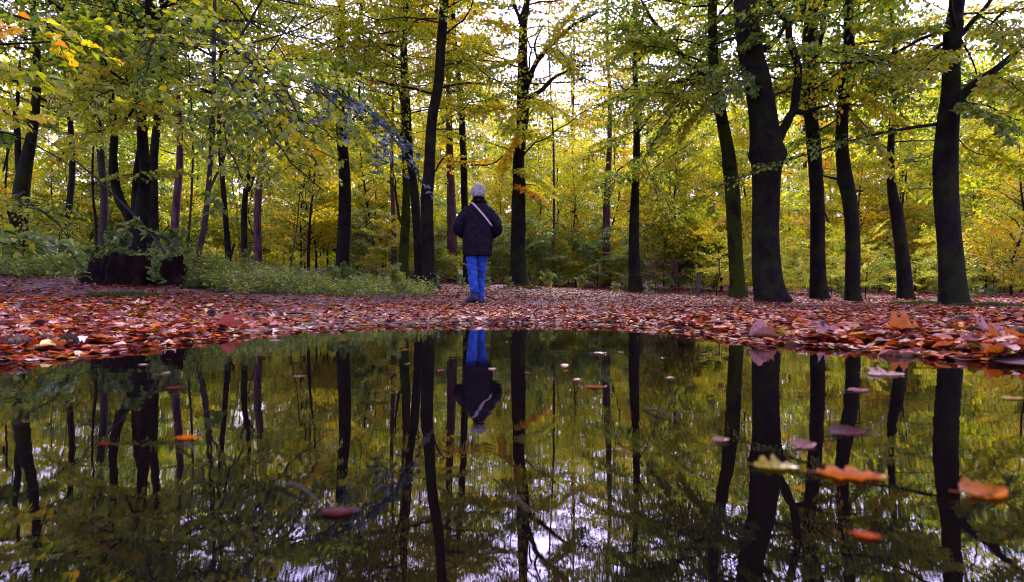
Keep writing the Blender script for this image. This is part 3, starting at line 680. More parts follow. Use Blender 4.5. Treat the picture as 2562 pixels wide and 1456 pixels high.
for q, (lab, D, pth) in enumerate([('thin dark stem between the twin trunk and the stump', 8.4, [(243, 640, 8), (240, 560, 8), (230, 500, 7), (220, 400, 6), (220, 275, 5), (224, 150, 4)]),
                                   ('thread thin upright stem beside the leaning grey sapling', 9.0, [(466, 664, 7), (468, 600, 6), (472, 450, 6), (479, 250, 4), (482, 150, 3)]),
                                   ('whip thin leaning stem over the bilberry patch', 9.0, [(722, 720, 4), (728, 640, 4), (740, 560, 3), (748, 480, 3)])]):
    make_tree('sapling_tree', lab, 'sapling', D, pth, tint=0.36, low=480 - 60 * q, nspray=7 - q, upper=0, top=2.0, seed=30 + q, flare=0.1, Ls=(0.8, 1.5), templ=SPR_MID, m=M_barkpale if q else M_bark)
# --- pines further off
for q, (lab, D, pth, low) in enumerate([
        ('purplish flaky pine trunk behind the wiry sapling', 16.5, [(648, 686, 24), (648, 600, 20), (650, 450, 18), (652, 300, 16), (654, 100, 12), (655, 0, 10)], 120),
        ('speckled pale pine trunk behind the stump', 13.5, [(442, 648, 25), (443, 550, 22), (444, 425, 20), (442, 360, 18), (440, 200, 14), (440, 50, 12)], 60),
        ('purple pine trunk beside the walker', 18.2, [(1133, 690, 27), (1131, 600, 25), (1128, 500, 22), (1126, 400, 18), (1124, 250, 14), (1122, 100, 10)], 230),
        ('rough dark pine beyond the end of the path', 17.8, [(1518, 718, 24), (1518, 640, 20), (1518, 575, 19), (1520, 475, 17), (1523, 350, 12), (1525, 200, 9)], 210),
        ('narrow dark pine trunk behind the knobbly beech', 17.6, [(985, 694, 15), (984, 620, 13), (984, 560, 12), (983, 450, 10), (982, 300, 8)], 260),
        ('slim reddish pine beyond the open limbed beech', 17.8, [(1386, 722, 10), (1386, 660, 8), (1386, 600, 7), (1385, 480, 6), (1384, 330, 5)], 250)]):
    make_tree('pine_tree', lab, 'tree', D, pth, m=M_pine, tint=0.5, low=low, nspray=8, upper=5, top=15, seed=40 + q, flare=0.15, leafmat=M_needle, Ls=(1.6, 3.0), templ=SPR_TOP)

# --- an overhanging sapling just outside the picture, its leafy boughs hang into the corner
make_tree('overhanging_beech', 'beech bough with yellow and orange leaves hanging into the upper corner', 'tree', 4.6,
          [(-420, 720, 40), (-400, 500, 36), (-380, 300, 32), (-330, 100, 28), (-300, -100, 20)], tint=0.5, low=60, nspray=1, upper=0, top=4.2, seed=50, six=True, templ=SPR_NEAR, Ls=(1.6, 2.2),
          limbs=[([(-390, 260), (-250, 180), (-80, 120), (120, 105), (225, 90)], [16, 12, 9, 6, 3]), ([(-395, 420), (-200, 400), (-20, 330), (120, 380), (300, 500)], [12, 9, 7, 5, 3])],
          extra=[((-200, 150, 4.6), (120, 120, 4.2), 0.50), ((-250, 180, 4.6), (60, 230, 4.2), 0.55), ((-300, 20, 4.6), (40, 0, 4.4), 0.6),
                 ((60, 100, 4.6), (300, 60, 5.0), 0.42), ((-320, 560, 4.8), (40, 560, 4.6), 0.2), ((-200, 330, 4.6), (40, 330, 4.8), 0.36)])

# ------------------------------------------------------------------ far and middle wood: copies of a few kinds
def proto_tree(seed, H, zlow, n, Lr, templ, tint, stem_r, leafmat=None, barkm=None, thin=1.0, lean=0.12, upl=(-5, 45), ls=None):
    g = np.random.default_rng(seed)
    n_s = 7; z = np.linspace(-0.1, H, n_s)
    P = np.stack([np.cumsum(g.normal(0, lean, n_s)), np.cumsum(g.normal(0, lean, n_s)), z], 1); P[:2, :2] = 0
    Pc = catmull(P, 3)
    V, Q = tube(Pc, np.linspace(stem_r, stem_r * 0.18, len(Pc)), 7)
    trunk = np_mesh('trunk', V, Q, [barkm or M_bark])
    acc = Acc()
    for q in range(n):
        zz = zlow + (H - zlow) * (q + g.random()) / n
        a = g.uniform(0, 6.283); f = (zz - zlow) / (H - zlow)
        Lq = g.uniform(*Lr) * (1.1 - 0.55 * f); el = R(g.uniform(*upl))
        S = np.array([np.interp(zz, Pc[:, 2], Pc[:, c]) for c in range(3)])
        E = S + Lq * np.array([math.cos(a) * math.cos(el), math.sin(a) * math.cos(el), math.sin(el)])
        place(acc, templ[g.integers(len(templ))], S, E, tint, R(g.normal(0, 25)), g=g, thin=thin, leafscale=ls)
    crown = acc.mesh('crown', [leafmat or M_leaf, M_twig])
    return trunk, crown

MARKS = [(-100, 'past the twin stemmed trunk'), (55, 'behind the twin stemmed trunk'), (165, 'beside the twin stemmed trunk'), (250, 'behind the paler grey trunk'), (345, 'behind the stump'), (445, 'by the speckled pine'), (500, 'behind the leaning grey sapling'),
         (570, 'behind the blackish sapling'), (648, 'by the purplish pine trunk'), (775, 'by the wiry young beech'), (855, 'behind the smooth beech'), (950, 'short of the knobbly beech'), (1010, 'behind the knobbly beech'), (1075, 'behind the mossy footed beech'), (1135, 'by the purple pine beside the walker'),
         (1196, 'straight beyond the walker'), (1296, 'behind the open limbed beech'), (1386, 'by the slim reddish pine'), (1450, 'where the path ends'), (1518, 'by the rough dark pine'), (1590, 'behind the slim dark beech'), (1665, 'behind the brown bushes'), (1746, 'behind the wooden post'),
         (1835, 'behind the mossy leaning beech'), (1920, 'behind the thickest beech'), (1985, 'beside the thickest beech'), (2040, 'behind the beech with the hollow foot'), (2130, 'behind the slender curving beech'), (2195, 'past the slender curving beech'), (2260, 'behind the short looking beech'), (2320, 'before the thick black beech'), (2385, 'behind the thick black beech'), (2470, 'past the thick black beech'), (2580, 'well past the thick black beech')]
def look(kind, px, D, s, hue, near, far, tail=''):
    tone = 'deep green' if hue < -0.2 else 'dim green' if hue < -0.12 else 'olive' if hue < -0.05 else 'yellow green' if hue < 0.02 else 'yellow' if hue < 0.09 else 'golden'
    size = 'small' if s < 0.85 else 'tall' if s > 1.02 else 'middling'
    dd = 'close' if D < near + (far - near) * 0.35 else 'far' if D > near + (far - near) * 0.7 else 'midway'
    return f'{size} {tone} {kind} {dd} {min(MARKS, key=lambda m: abs(m[0] - px))[1]}'.replace('close', 'close up').replace('midway', 'some way').replace(' far ', ' far off ')
def put(name, pr, x, y, s, label, cat, group, hue, rz=None):
    o = empty(name, (x, y, float(gz(np.array([x]), np.array([y]))[0])))
    o.rotation_euler = (0, 0, rnd.uniform(0, 6.28) if rz is None else rz); o.scale = (s, s, s * rnd.uniform(0.9, 1.15))
    tag(o, label, cat, group)
    t = link('trunk', pr[0], o); c = link('crown', pr[1], o); c['kind'] = 'stuff'; c['hue'] = hue
    return o

SHRUB = [proto_tree(600 + k, 2.2, 0.15, 18, (0.8, 1.4), SPR_MID, 0.45, 0.018, lean=0.05, upl=(5, 60)) for k in range(3)]
SAPL = [proto_tree(620 + k, 6.0, 0.6, 40, (1.0, 2.1), SPR_MID, 0.48, 0.04) for k in range(4)]
TALL = [proto_tree(640 + k, 17.0, 5.2, 40, (2.2, 4.6), SPR_TOP, 0.46, 0.14) for k in range(3)]
PINE = [proto_tree(660 + k, 15.0, 7.5, 20, (1.4, 2.8), SPR_TOP, 0.5, 0.15, leafmat=M_needle, barkm=M_pine, upl=(-15, 25)) for k in range(2)]
HERB = [proto_tree(680 + k, 0.9, 0.05, 14, (0.35, 0.7), SPR_MID, 0.5, 0.006, leafmat=M_herb, lean=0.03, upl=(15, 70), ls=0.7) for k in range(3)]

def px_to_x(px, D): return (px - CX) / F * D
PALE = [proto_tree(695 + k, 2.2, 0.1, 16, (0.8, 1.4), SPR_MID, 0.6, 0.014, leafmat=M_herb, lean=0.05, upl=(5, 60), ls=0.8) for k in range(2)]
for q in range(30):
    D = rnd.uniform(16.6, 19.0); px = 880 + 880 * (q + rnd.random()) / 30; sz, hu = rnd.uniform(0.45, 0.95), rnd.gauss(0, 0.12)
    if 1160 < px < 1230 or 1010 < px < 1060: continue
    put('pale_shrub', PALE[q % 2], px_to_x(px, D), D, sz, look('pale leaved shrub', px, D, sz + 0.2, hu - 0.02, 16.6, 19.0), 'shrub', 'pale shrubs beyond the end of the path', hu)
ZONES = [   # px range, distance range, hue, count: saplings
    ('yellow green beech sapling in the thicket behind the thick dark beeches', 1980, 2420, 17, 29, 0.02, 21),
    ('olive sapling in the thicket past the thick black beech', 2420, 2700, 14, 26, -0.03, 14),
    ('leafy green sapling between the slim dark beech and the mossy leaning one', 1640, 1860, 17.5, 28, 0.0, 15),
    ('golden young beech beyond the end of the path', 1180, 1600, 19.5, 31, 0.02, 21),
    ('yellow young beech behind the bilberry patch', 700, 1120, 18.5, 31, 0.02, 21),
    ('dim green sapling in the wood behind the stump', -150, 700, 17, 28, -0.06, 26)]
for lab, p0, p1, d0, d1, hue, n in ZONES:
    for q in range(n):
        D = rnd.uniform(d0, d1); px = p0 + (p1 - p0) * (q + rnd.random()) / n
        sz, hu = rnd.uniform(0.75, 1.15), hue + rnd.gauss(0, 0.07)
        put('young_beech', SAPL[rnd.randrange(4)], px_to_x(px, D), D, sz, look('young beech', px, D, sz, hu, d0, d1), 'sapling', 'young beeches of the understorey', hu)
ZT = [('tall golden tree in the far wood beyond the path', 880, 1700, 28, 46, -0.02, 18), ('tall green tree in the far wood behind the stump', -250, 880, 22, 38, -0.10, 8), ('tall yellow green tree in the far wood behind the thick beeches', 1700, 2800, 24, 42, -0.04, 15)]
for lab, p0, p1, d0, d1, hue, n in ZT:
    for q in range(n):
        D = rnd.uniform(d0, d1); px = p0 + (p1 - p0) * (q + rnd.random()) / n
        sz, hu = rnd.uniform(0.75, 1.1), hue + rnd.gauss(0, 0.07)
        put('background_tree', TALL[rnd.randrange(3)], px_to_x(px, D), D, sz, look('woodland tree', px, D, sz, hu, d0, d1), 'tree', 'tall trees of the far wood', hu)
for q, (x, y) in enumerate([(-7, 1.5), (-6, -4), (-2.5, -7.5), (3.5, -7), (7, -3), (8.5, 2), (-11, -9), (10, -10), (0, -13), (-13, 1), (14, -1), (-9.5, 6), (9.5, 6.5), (-4.5, -2.5), (5, -1.5), (0.5, -5), (-8, -12), (7, -13), (4.8, 3.2)]):  # unseen trees added to cut skylight on the clearing and trunk fronts
    put('background_tree', TALL[q % 3], x, y, rnd.uniform(0.85, 1.05), 'unseen tall beech added around the clearing to shade it', 'tree', 'unseen trees added to shade the puddle clearing', rnd.gauss(0, 0.07))
for q, (px, D) in enumerate([(1440, 34), (1470, 38), (1760, 36), (1800, 40), (1850, 37), (905, 34), (930, 40), (560, 34), (1235, 42), (2060, 40), (2480, 34)]):
    put('pine_tree', PINE[q % 2], px_to_x(px, D), D, rnd.uniform(0.8, 1.0), 'blue grey pine far off ' + min(MARKS, key=lambda m: abs(m[0] - px))[1], 'tree', 'pines of the far wood', rnd.gauss(0, 0.1))
ZS = [('low pale green bush at the far edge of the leaf litter', 880, 1750, 16.5, 20, -0.06, 24), ('low yellow green bush behind the thick dark beeches', 1750, 2600, 12.5, 16.5, 0.03, 24), ('low green bush behind the stump and bilberries', -60, 1000, 15, 22, -0.03, 15)]
for lab, p0, p1, d0, d1, hue, n in ZS:
    for q in range(n):
        D = rnd.uniform(d0, d1); px = p0 + (p1 - p0) * (q + rnd.random()) / n
        if 700 < px < 1000 and D < 14: D += 4
        sz, hu = rnd.uniform(0.35, 0.7) * (0.75 if p0 < 0 else 1), hue + rnd.gauss(0, 0.07)
        put('low_bush', SHRUB[rnd.randrange(3)], px_to_x(px, D), D, sz, look('low bush', px, D, sz + 0.3, hu, d0, d1), 'bush', 'low bushes of the understorey', hu)
for lab, px, D, s, hue in [('small bright yellow bush beside the walker', 1140, 17.5, 0.34, 0.12), ('small bright yellow bush beside the knobbly beech', 945, 18, 0.32, 0.12)]:
    put('yellow_bush', SHRUB[0], px_to_x(px, D), D, s, lab, 'bush', None, hue)
br = proto_tree(690, 1.3, 0.1, 16, (0.6, 1.0), SPR_MID, 0.4, 0.012, leafmat=M_brown, lean=0.04, upl=(0, 60))
for lab, px, D in [('withered brown bush at the foot of the slim dark beech', 1640, 14.3), ('second withered brown bush, nearer the wooden post', 1690, 14.6)]:
    put('withered_bush', br, px_to_x(px, D), D, 0.62, lab, 'bush', None, 0)

# far wood that reads as one mass
acc = Acc(); g = np.random.default_rng(77)
nC = 5200
ang = g.uniform(-1.25, 1.25, nC); dist = g.uniform(40, 62, nC); hh = g.uniform(0, 1, nC) ** 1.1 * 14
lowk = np.arange(nC) % 3
dist = np.where(lowk == 0, g.uniform(30, 44, nC), dist); hh = np.where(lowk == 0, g.uniform(-0.6, 1.6, nC), np.where(lowk == 1, g.uniform(0, 6, nC), hh))
cxy = np.stack([np.sin(ang) * dist, np.cos(ang) * dist], 1)
cz_ = gz(cxy[:, 0], cxy[:, 1])
for k in range(nC):
    m_ = 70
    P = np.stack([cxy[k, 0] + g.normal(0, 1.3, m_), cxy[k, 1] + g.normal(0, 1.0, m_), hh[k] + 1.0 + g.normal(0, 0.8, m_)], 1)
    P[:, 2] = np.maximum(P[:, 2], cz_[k] + 0.1)
    d = unit(g.normal(0, 1, (m_, 3)) * [1, 1, 0.5]); n_ = unit(g.normal(0, 1.0, (m_, 3)) + [0, 0, 0.5]); n_ = unit(n_ - d * (n_ * d).sum(1, keepdims=True))
    l = g.uniform(0.22, 0.44, m_)
    V, Q = leaf_quads4(P, d, n_, l, l * 0.75); acc.add(V, Q, np.clip(g.normal(0.50, 0.09) + g.normal(0, 0.08, m_), 0, 1), 0)
fw = link('far_woodland', acc.mesh('far_woodland', [M_leaf, M_twig])); tag(fw, 'far woodland foliage closing the view between the trunks', 'woodland', kind='stuff'); fw['hue'] = 0.02

# ------------------------------------------------------------------ bilberry undergrowth and moss
def herb_cover(name, label, boundary, n, hgt, lf, seed, tint, m):
    g = np.random.default_rng(seed); acc = Acc()
    pts = []
    while len(pts) < n:
        px, D = g.uniform(-150, 1150), g.uniform(4.5, 14)
        x = px_to_x(px, D)
        if boundary(px, D, g): pts.append((x, D))
    pts = np.array(pts); z = gz(pts[:, 0], pts[:, 1])
    k = 16
    B = np.repeat(np.column_stack([pts, z]), k, axis=0)
    pat = 0.75 + 0.45 * np.sin(2.3 * pts[:, 0] + 1.1 * pts[:, 1]) * np.sin(3.1 * pts[:, 1] - 1.7 * pts[:, 0])
    h = g.uniform(0.1, 1.0, len(B)) * np.repeat(g.uniform(0.4, 1.3, n) * pat, k) * hgt
    P = B + np.stack([g.normal(0, 0.05, len(B)), g.normal(0, 0.05, len(B)), h], 1)
    d = unit(g.normal(0, 1, (len(B), 3)) * [1, 1, 0.35]); nn = unit(g.normal(0, 0.4, (len(B), 3)) + [0, 0, 1]); nn = unit(nn - d * (nn * d).sum(1, keepdims=True))
    l = g.uniform(0.6, 1.3, len(B)) * lf
    V, Q = leaf_quads4(P, d, nn, l, l * 0.62); acc.add(V, Q, np.clip(np.repeat(g.normal(tint, 0.2, n), k) + g.normal(0, 0.14, len(B)), 0, 1), 0)
    o = link(name, acc.mesh(name, [m, M_twig])); tag(o, label, 'undergrowth', kind='stuff'); o['hue'] = 0.0
def b_bil(px, D, g):
    if px < 180 or px > 1090: return False
    near = np.interp(px, [180, 430, 560, 800, 1000, 1090], [7.2, 6.6, 5.9, 6.8, 8.2, 9.3]); far = np.interp(px, [180, 600, 900, 1090], [13, 14, 12.5, 10.3])
    return near + abs(g.normal(0, 0.25)) < D < far
herb_cover('bilberry_undergrowth', 'low green bilberry plants covering the slope beside the stump', b_bil, 4300, 0.26, 0.044, 81, 0.55, M_herb)
def b_left(px, D, g): return px < 330 and 6.6 + abs(g.normal(0, 0.3)) < D < 13 and not (250 < px and D < 7.2)
herb_cover('grassy_undergrowth', 'low olive undergrowth at the foot of the dim trunks', b_left, 2400, 0.26, 0.05, 82, 0.55, M_herb)
HLAB = [('leafy green herb growing out of the bilberries', 80, 1000, 7.4, 12, 12), ('pale green seedling at the far edge of the litter', 900, 2600, 12.5, 17, 34)]
for lab, p0, p1, d0, d1, n in HLAB:
    for q in range(n):
        D = rnd.uniform(d0, d1); px = p0 + (p1 - p0) * (q + rnd.random()) / n
        sz, hu = rnd.uniform(0.22, 0.45), rnd.gauss(0.1, 0.15)
        put('seedling_plant', HERB[rnd.randrange(3)], px_to_x(px, D), D, sz, look('leafy herb', px, D, sz + 0.6, hu - 0.1, d0, d1), 'plant', 'seedlings and herbs of the forest floor', hu)
for lab, px, py, D, s in [('green leafy plant growing on top of the rotten stump', 320, 660, 6.5, 0.42), ('leafy plant leaning over the stump edge', 270, 672, 6.6, 0.4), ('young leafy plant beside the stump', 420, 690, 6.5, 0.5), ('small leafy plant at the dim end of the stump', 232, 692, 6.4, 0.36), ('leafy sprig in front of the stump', 395, 705, 6.0, 0.24)]:
    o = put('seedling_plant', HERB[1], px_to_x(px, D), D, s, lab, 'plant', None, -0.05)
    o.location.z = CAMH + (HY - py) / F * D - 0.04

def moss_patch(label, px, py, rx, ry, h, seed, D=None):
    g = np.random.default_rng(seed)
    c = ground_hit(px, py) if D is None else at(px, py, D)
    n = 2600
    a = g.uniform(0, 6.283, n); rr = np.sqrt(g.random(n)) * (0.75 + 0.25 * np.sin(3 * a + seed) * np.sin(5 * a))
    x = c[0] + np.cos(a) * rr * rx; y = c[1] + np.sin(a) * rr * ry
    z = (gz(x, y) if D is None else np.full(n, c[2])) + h * np.clip(1 - rr ** 2, 0, 1) * g.uniform(0.5, 1, n)
    d = unit(g.normal(0, 0.5, (n, 3)) + [0, 0, 1.0]); nn = unit(np.cross(d, g.normal(0, 1, (n, 3)))); l = g.uniform(0.014, 0.03, n)
    V, Q = leaf_quads4(np.stack([x, y, z], 1), d, nn, l, l * 0.45)
    acc = Acc(); acc.add(V, Q, g.random(n), 0)
    o = link('moss_patch', acc.mesh('moss_patch', [M_moss])); tag(o, label, 'moss', 'moss cushions on the ground', kind='stuff'); o['hue'] = 0.0
moss_patch('flat green moss patch in front of the stump', 315, 742, 0.32, 0.3, 0.02, 1)
moss_patch('round mossy hummock beside the stump', 500, 722, 0.22, 0.2, 0.09, 2)
moss_patch('mossy ground at the foot of the short looking beech', 2310, 762, 0.8, 0.4, 0.04, 3)
moss_patch('mossy ground past the thick black beech', 2480, 768, 0.6, 0.3, 0.05, 4)
moss_patch('bright moss cushion on the root of the leaning beech', 1075, 733, 0.09, 0.07, 0.06, 5)
moss_patch('small moss patch on the path beyond the walker', 1330, 722, 0.25, 0.3, 0.03, 6)

# ------------------------------------------------------------------ rotten stump
def build_stump():
    D = 6.5
    c = at(350, 720, D); c[2] = float(gz(np.array([c[0]]), np.array([c[1]]))[0])
    t = empty('tree_stump', c)
    tag(t, 'low rotten dark tree stump with a ragged mossy rim on the leafy bank', 'stump')
    g = np.random.default_rng(5)
    na, nh = 120, 18
    a = np.linspace(0, 2 * np.pi, na, endpoint=False)
    rb = 0.41 * (1 + 0.08 * np.sin(2 * a + 1) + 0.07 * np.sin(5 * a + 2) + 0.05 * np.sin(9 * a) + 0.045 * np.sin(17 * a + 1))
    jag = np.repeat(g.normal(0, 1, na // 4), 4) * 0.07 + 0.015 * g.normal(0, 1, na)
    H = 0.26 * (1 + 0.10 * np.sin(3 * a + 0.5) + 0.08 * np.sin(7 * a + 2.2) + jag)
    V = []
    ridge = 0.02 * np.sin(a * 23 + 1) + 0.02 * np.sin(a * 41) + 0.012 * g.normal(0, 1, na)
    for k in range(nh):
        f = k / (nh - 1)
        rr = rb * (1.30 - 0.40 * f ** 0.6) * (1 + ridge * (0.5 + 0.5 * np.sin(5 * f + a * 3)) + 0.012 * g.normal(0, 1, na))
        V.append(np.stack([np.cos(a) * rr, np.sin(a) * rr * 0.85, -0.08 + (H + 0.08) * f], 1))
    for k in range(1, 5):                                   # hollow inside
        f = k / 4
        rr = rb * 0.93 * (1 - 0.22 * f ** 0.6) * (1 + 0.03 * g.normal(0, 1, na)) if k < 4 else rb * 0.05
        V.append(np.stack([np.cos(a) * rr, np.sin(a) * rr * 0.85, H * (1 - 0.45 * f)], 1))
    n = len(V); V = np.concatenate(V)
    for q in range(len(V)):
        p = Vector(V[q]); f1 = mnoise.fractal(p * 7.0, 1.0, 2.0, 4); f2 = mnoise.noise(p * 3.0 + Vector((9, 2, 5)))
        rad = 1 + 0.07 * f1 + 0.24 * f2; V[q, 0] *= rad; V[q, 1] *= rad; V[q, 2] += 0.045 * f1 + 0.05 * f2 * (V[q, 2] > 0.1)
    i = np.arange(n - 1)[:, None]; j = np.arange(na)[None, :]; j2 = (j + 1) % na
    Q = np.stack([i * na + j, i * na + j2, (i + 1) * na + j2, (i + 1) * na + j], -1).reshape(-1, 4)
    link('stump_shell', np_mesh('stump_shell', V, Q, [M_stumpwood]), t)
    for a0 in (5.6, 3.6):
        L = 0.22; s = np.linspace(0, 1, 5)
        P = np.stack([np.cos(a0) * (0.36 + L * s), np.sin(a0) * (0.3 + L * s), 0.07 * (1 - s) ** 2 - 0.03 * s], 1)
        VV, QQ = tube(P, 0.08 * (1 - 0.7 * s) + 0.01, 8)
        link('root', np_mesh('root', VV, QQ, [M_stumpwood]), t)
    acc = Acc(); m_ = 1500
    aa = g.uniform(0, 6.28, m_); k = (aa / 6.283 * na).astype(int) % na
    rr = rb[k] * g.uniform(0.80, 1.0, m_)
    P = np.stack([np.cos(aa) * rr, np.sin(aa) * rr * 0.85, H[k] * g.uniform(0.9, 1.0, m_)], 1)
    sel = np.sin(3 * aa + 1) > -0.2; P = P[sel]
    d = unit(g.normal(0, 0.6, (len(P), 3)) + [0, 0, 1]); nn = unit(np.cross(d, g.normal(0, 1, (len(P), 3)))); l = g.uniform(0.012, 0.028, len(P))
    V, Q = leaf_quads4(P, d, nn, l, l * 0.5); acc.add(V, Q, g.random(len(P)), 0)
    mo = link('moss', acc.mesh('moss', [M_moss]), t); mo['kind'] = 'stuff'; mo['hue'] = 0.0
build_stump()
_p = at(350, 720, 6.5); TREE_FEET.append((_p[0], _p[1], 0.46)); TREE_FEET.append((_p[0], _p[1], 0.50))

# leaning dead pole beside the stump
def stick(name, label, cat, pts, w, m, group=None, sides=7):
    P = catmull(pts, 6); r = np.interp(np.linspace(0, 1, len(P)), np.linspace(0, 1, len(w)), w)
    o_ = np.array(P[0]); V, Q = tube(P - o_, r, sides)
    o = link(name, np_mesh(name, V, Q, [m]), None, o_); tag(o, label, cat, group); return o
stick('dead_branch', 'long pale dead branch leaning from the stump into the wood', 'branch',
      [at(424, 650, 6.9), at(390, 600, 7.0), at(320, 522, 7.2), at(210, 420, 7.5), at(75, 320, 7.9), at(-60, 240, 8.2)], [0.016, 0.015, 0.013, 0.010, 0.007, 0.004], M_barkpale)

# wooden post
def build_post():
    D = 12.3; b = at(1746, 747, D); b[2] = float(gz(np.array([b[0]]), np.array([b[1]]))[0])
    t = empty('wooden_post', b); tag(t, 'short weathered wooden post at the edge of the litter', 'post')
    hgt = 0.50; w = 0.034
    bm = bmesh.new(); bmesh.ops.create_cube(bm, size=1)
    for v in bm.verts:
        v.co = Vector((v.co.x * 2 * w, v.co.y * 2 * w, (v.co.z + 0.5) * (hgt + 0.15) - 0.15))
        if v.co.z > 0.2: v.co.x += 0.012
    bmesh.ops.bevel(bm, geom=bm.edges[:], offset=0.008, segments=2, affect='EDGES')
    me = bpy.data.meshes.new('shaft'); bm.to_mesh(me); bm.free(); me.materials.append(M_post); link('shaft', me, t)
    V, Q = tube(np.array([[0.012, 0, hgt], [0.012, 0, hgt + 0.012], [0.012, 0, hgt + 0.022], [0.012, 0, hgt + 0.023]]), [w * 1.15, w * 1.2, w * 0.8, 0.001], 12)
    link('cap', np_mesh('cap', V, Q, [M_barkpale]), t)
build_post()

# ------------------------------------------------------------------ leaf litter
def litter(n, seed, dmin, dmax, size, label, name):
    g = np.random.default_rng(seed)
    u = g.random(n); D = dmin * (dmax / dmin) ** u
    D = np.where(g.random(n) < 0.3, g.uniform(8, 21, n), D)
    x = D * g.uniform(-1.0, 1.0, n)
    d = shore_dist(x, D)
    keep = d > -0.16 * g.random(n) ** 2.2
    pxs = x / D * F + CX
    bil = (pxs > 180) & (pxs < 1080) & (D > np.interp(pxs, [180, 430, 560, 800, 1000, 1090], [7.2, 6.4, 5.9, 6.8, 8.2, 9.3])) & (D < 11)
    keep &= ~(bil & (g.random(n) < 0.85))
    patch = np.sin(2.1 * x + 0.6) * np.sin(1.7 * D + 0.9 * x) + 0.5 * np.sin(5 * x - 3 * D)
    left = pxs < 1000
    keep &= ~(left & (patch > 0.0) & (g.random(n) < 0.66)) & ~((~left) & (patch > 0.7) & (g.random(n) < 0.4))
    x, D = x[keep], D[keep]; n = len(x)
    heap = np.zeros(n)
    for fx, fy, fr in TREE_FEET:
        m_ = 110; aa = g.uniform(0, 6.283, m_); rr = fr * 1.05 + np.abs(g.normal(0, 0.10, m_)) + 0.02
        x = np.append(x, fx + np.cos(aa) * rr); D = np.append(D, fy + np.sin(aa) * rr); heap = np.append(heap, 0.05 * np.exp(-(rr - fr) / 0.08) * g.random(m_))
    n = len(x)
    wet = gz(x, D) < 0.002
    z = np.where(wet, 0.002, np.maximum(gz(x, D), 0.0) + g.uniform(0.003, 0.018, n) + heap)
    a = g.uniform(0, 6.283, n)
    dv = np.stack([np.cos(a), np.sin(a), g.normal(0, 0.16, n)], 1); dv = unit(dv)
    dv[wet, 2] *= 0.15; dv = unit(dv)
    nn = unit(np.stack([g.normal(0, 0.22, n) * np.where(wet, 0.2, 1), g.normal(0, 0.22, n) * np.where(wet, 0.2, 1), np.ones(n)], 1)); nn = unit(nn - dv * (nn * dv).sum(1, keepdims=True))
    l = g.uniform(0.6, 1.35, n) * size * np.where(D > 9, 1.4, 1.0)
    V, Q = leaf_quads6(np.stack([x, D, z], 1) - dv * l[:, None] * 0.5, dv, nn, l, l * g.uniform(0.5, 0.75, n), fold=g.uniform(-0.05, 0.30, n), curl=g.uniform(-0.22, 0.12, n))
    t = np.clip(g.choice([0.06, 0.16, 0.3, 0.42, 0.55, 0.66, 0.78, 0.9, 0.98], n, p=[0.14, 0.21, 0.25, 0.12, 0.08, 0.09, 0.06, 0.035, 0.015]) + g.normal(0, 0.03, n), 0, 1)
    acc = Acc(); acc.add(V, Q, np.repeat(t, 2), 0)
    o = link(name, acc.mesh(name, [M_litter], smooth=True)); tag(o, label, 'leaf litter', kind='stuff'); o['hue'] = 0.0
litter(125000, 91, 1.15, 22, 0.039, 'autumn leaf litter spread over the banks of the puddle', 'leaf_litter')

# needles and crumbs between the leaves
def needles(n, seed):
    g = np.random.default_rng(seed)
    D = 1.15 * (7.5 / 1.15) ** g.random(n); x = D * g.uniform(-1, 1, n)
    k = shore_dist(x, D) > 0.0; x, D = x[k], D[k]; n = len(x)
    z = gz(x, D) + 0.004; a = g.uniform(0, 3.1416, n); l = g.uniform(0.02, 0.06, n)
    dv = unit(np.stack([np.cos(a), np.sin(a), g.normal(0, 0.15, n)], 1)); nn = np.tile([0, 0, 1.0], (n, 1)); nn = unit(nn - dv * (nn * dv).sum(1, keepdims=True))
    V, Q = leaf_quads4(np.stack([x, D, z], 1), dv, nn, l, np.full(n, 0.004))
    acc = Acc(); acc.add(V, Q, g.choice([0.08, 0.14, 0.5], n), 0)
    o = link('needle_litter', acc.mesh('needle_litter', [M_litter])); tag(o, 'fallen needles and crumbs on the soil between the leaves', 'needle litter', kind='stuff'); o['hue'] = 0.0
needles(12000, 92)

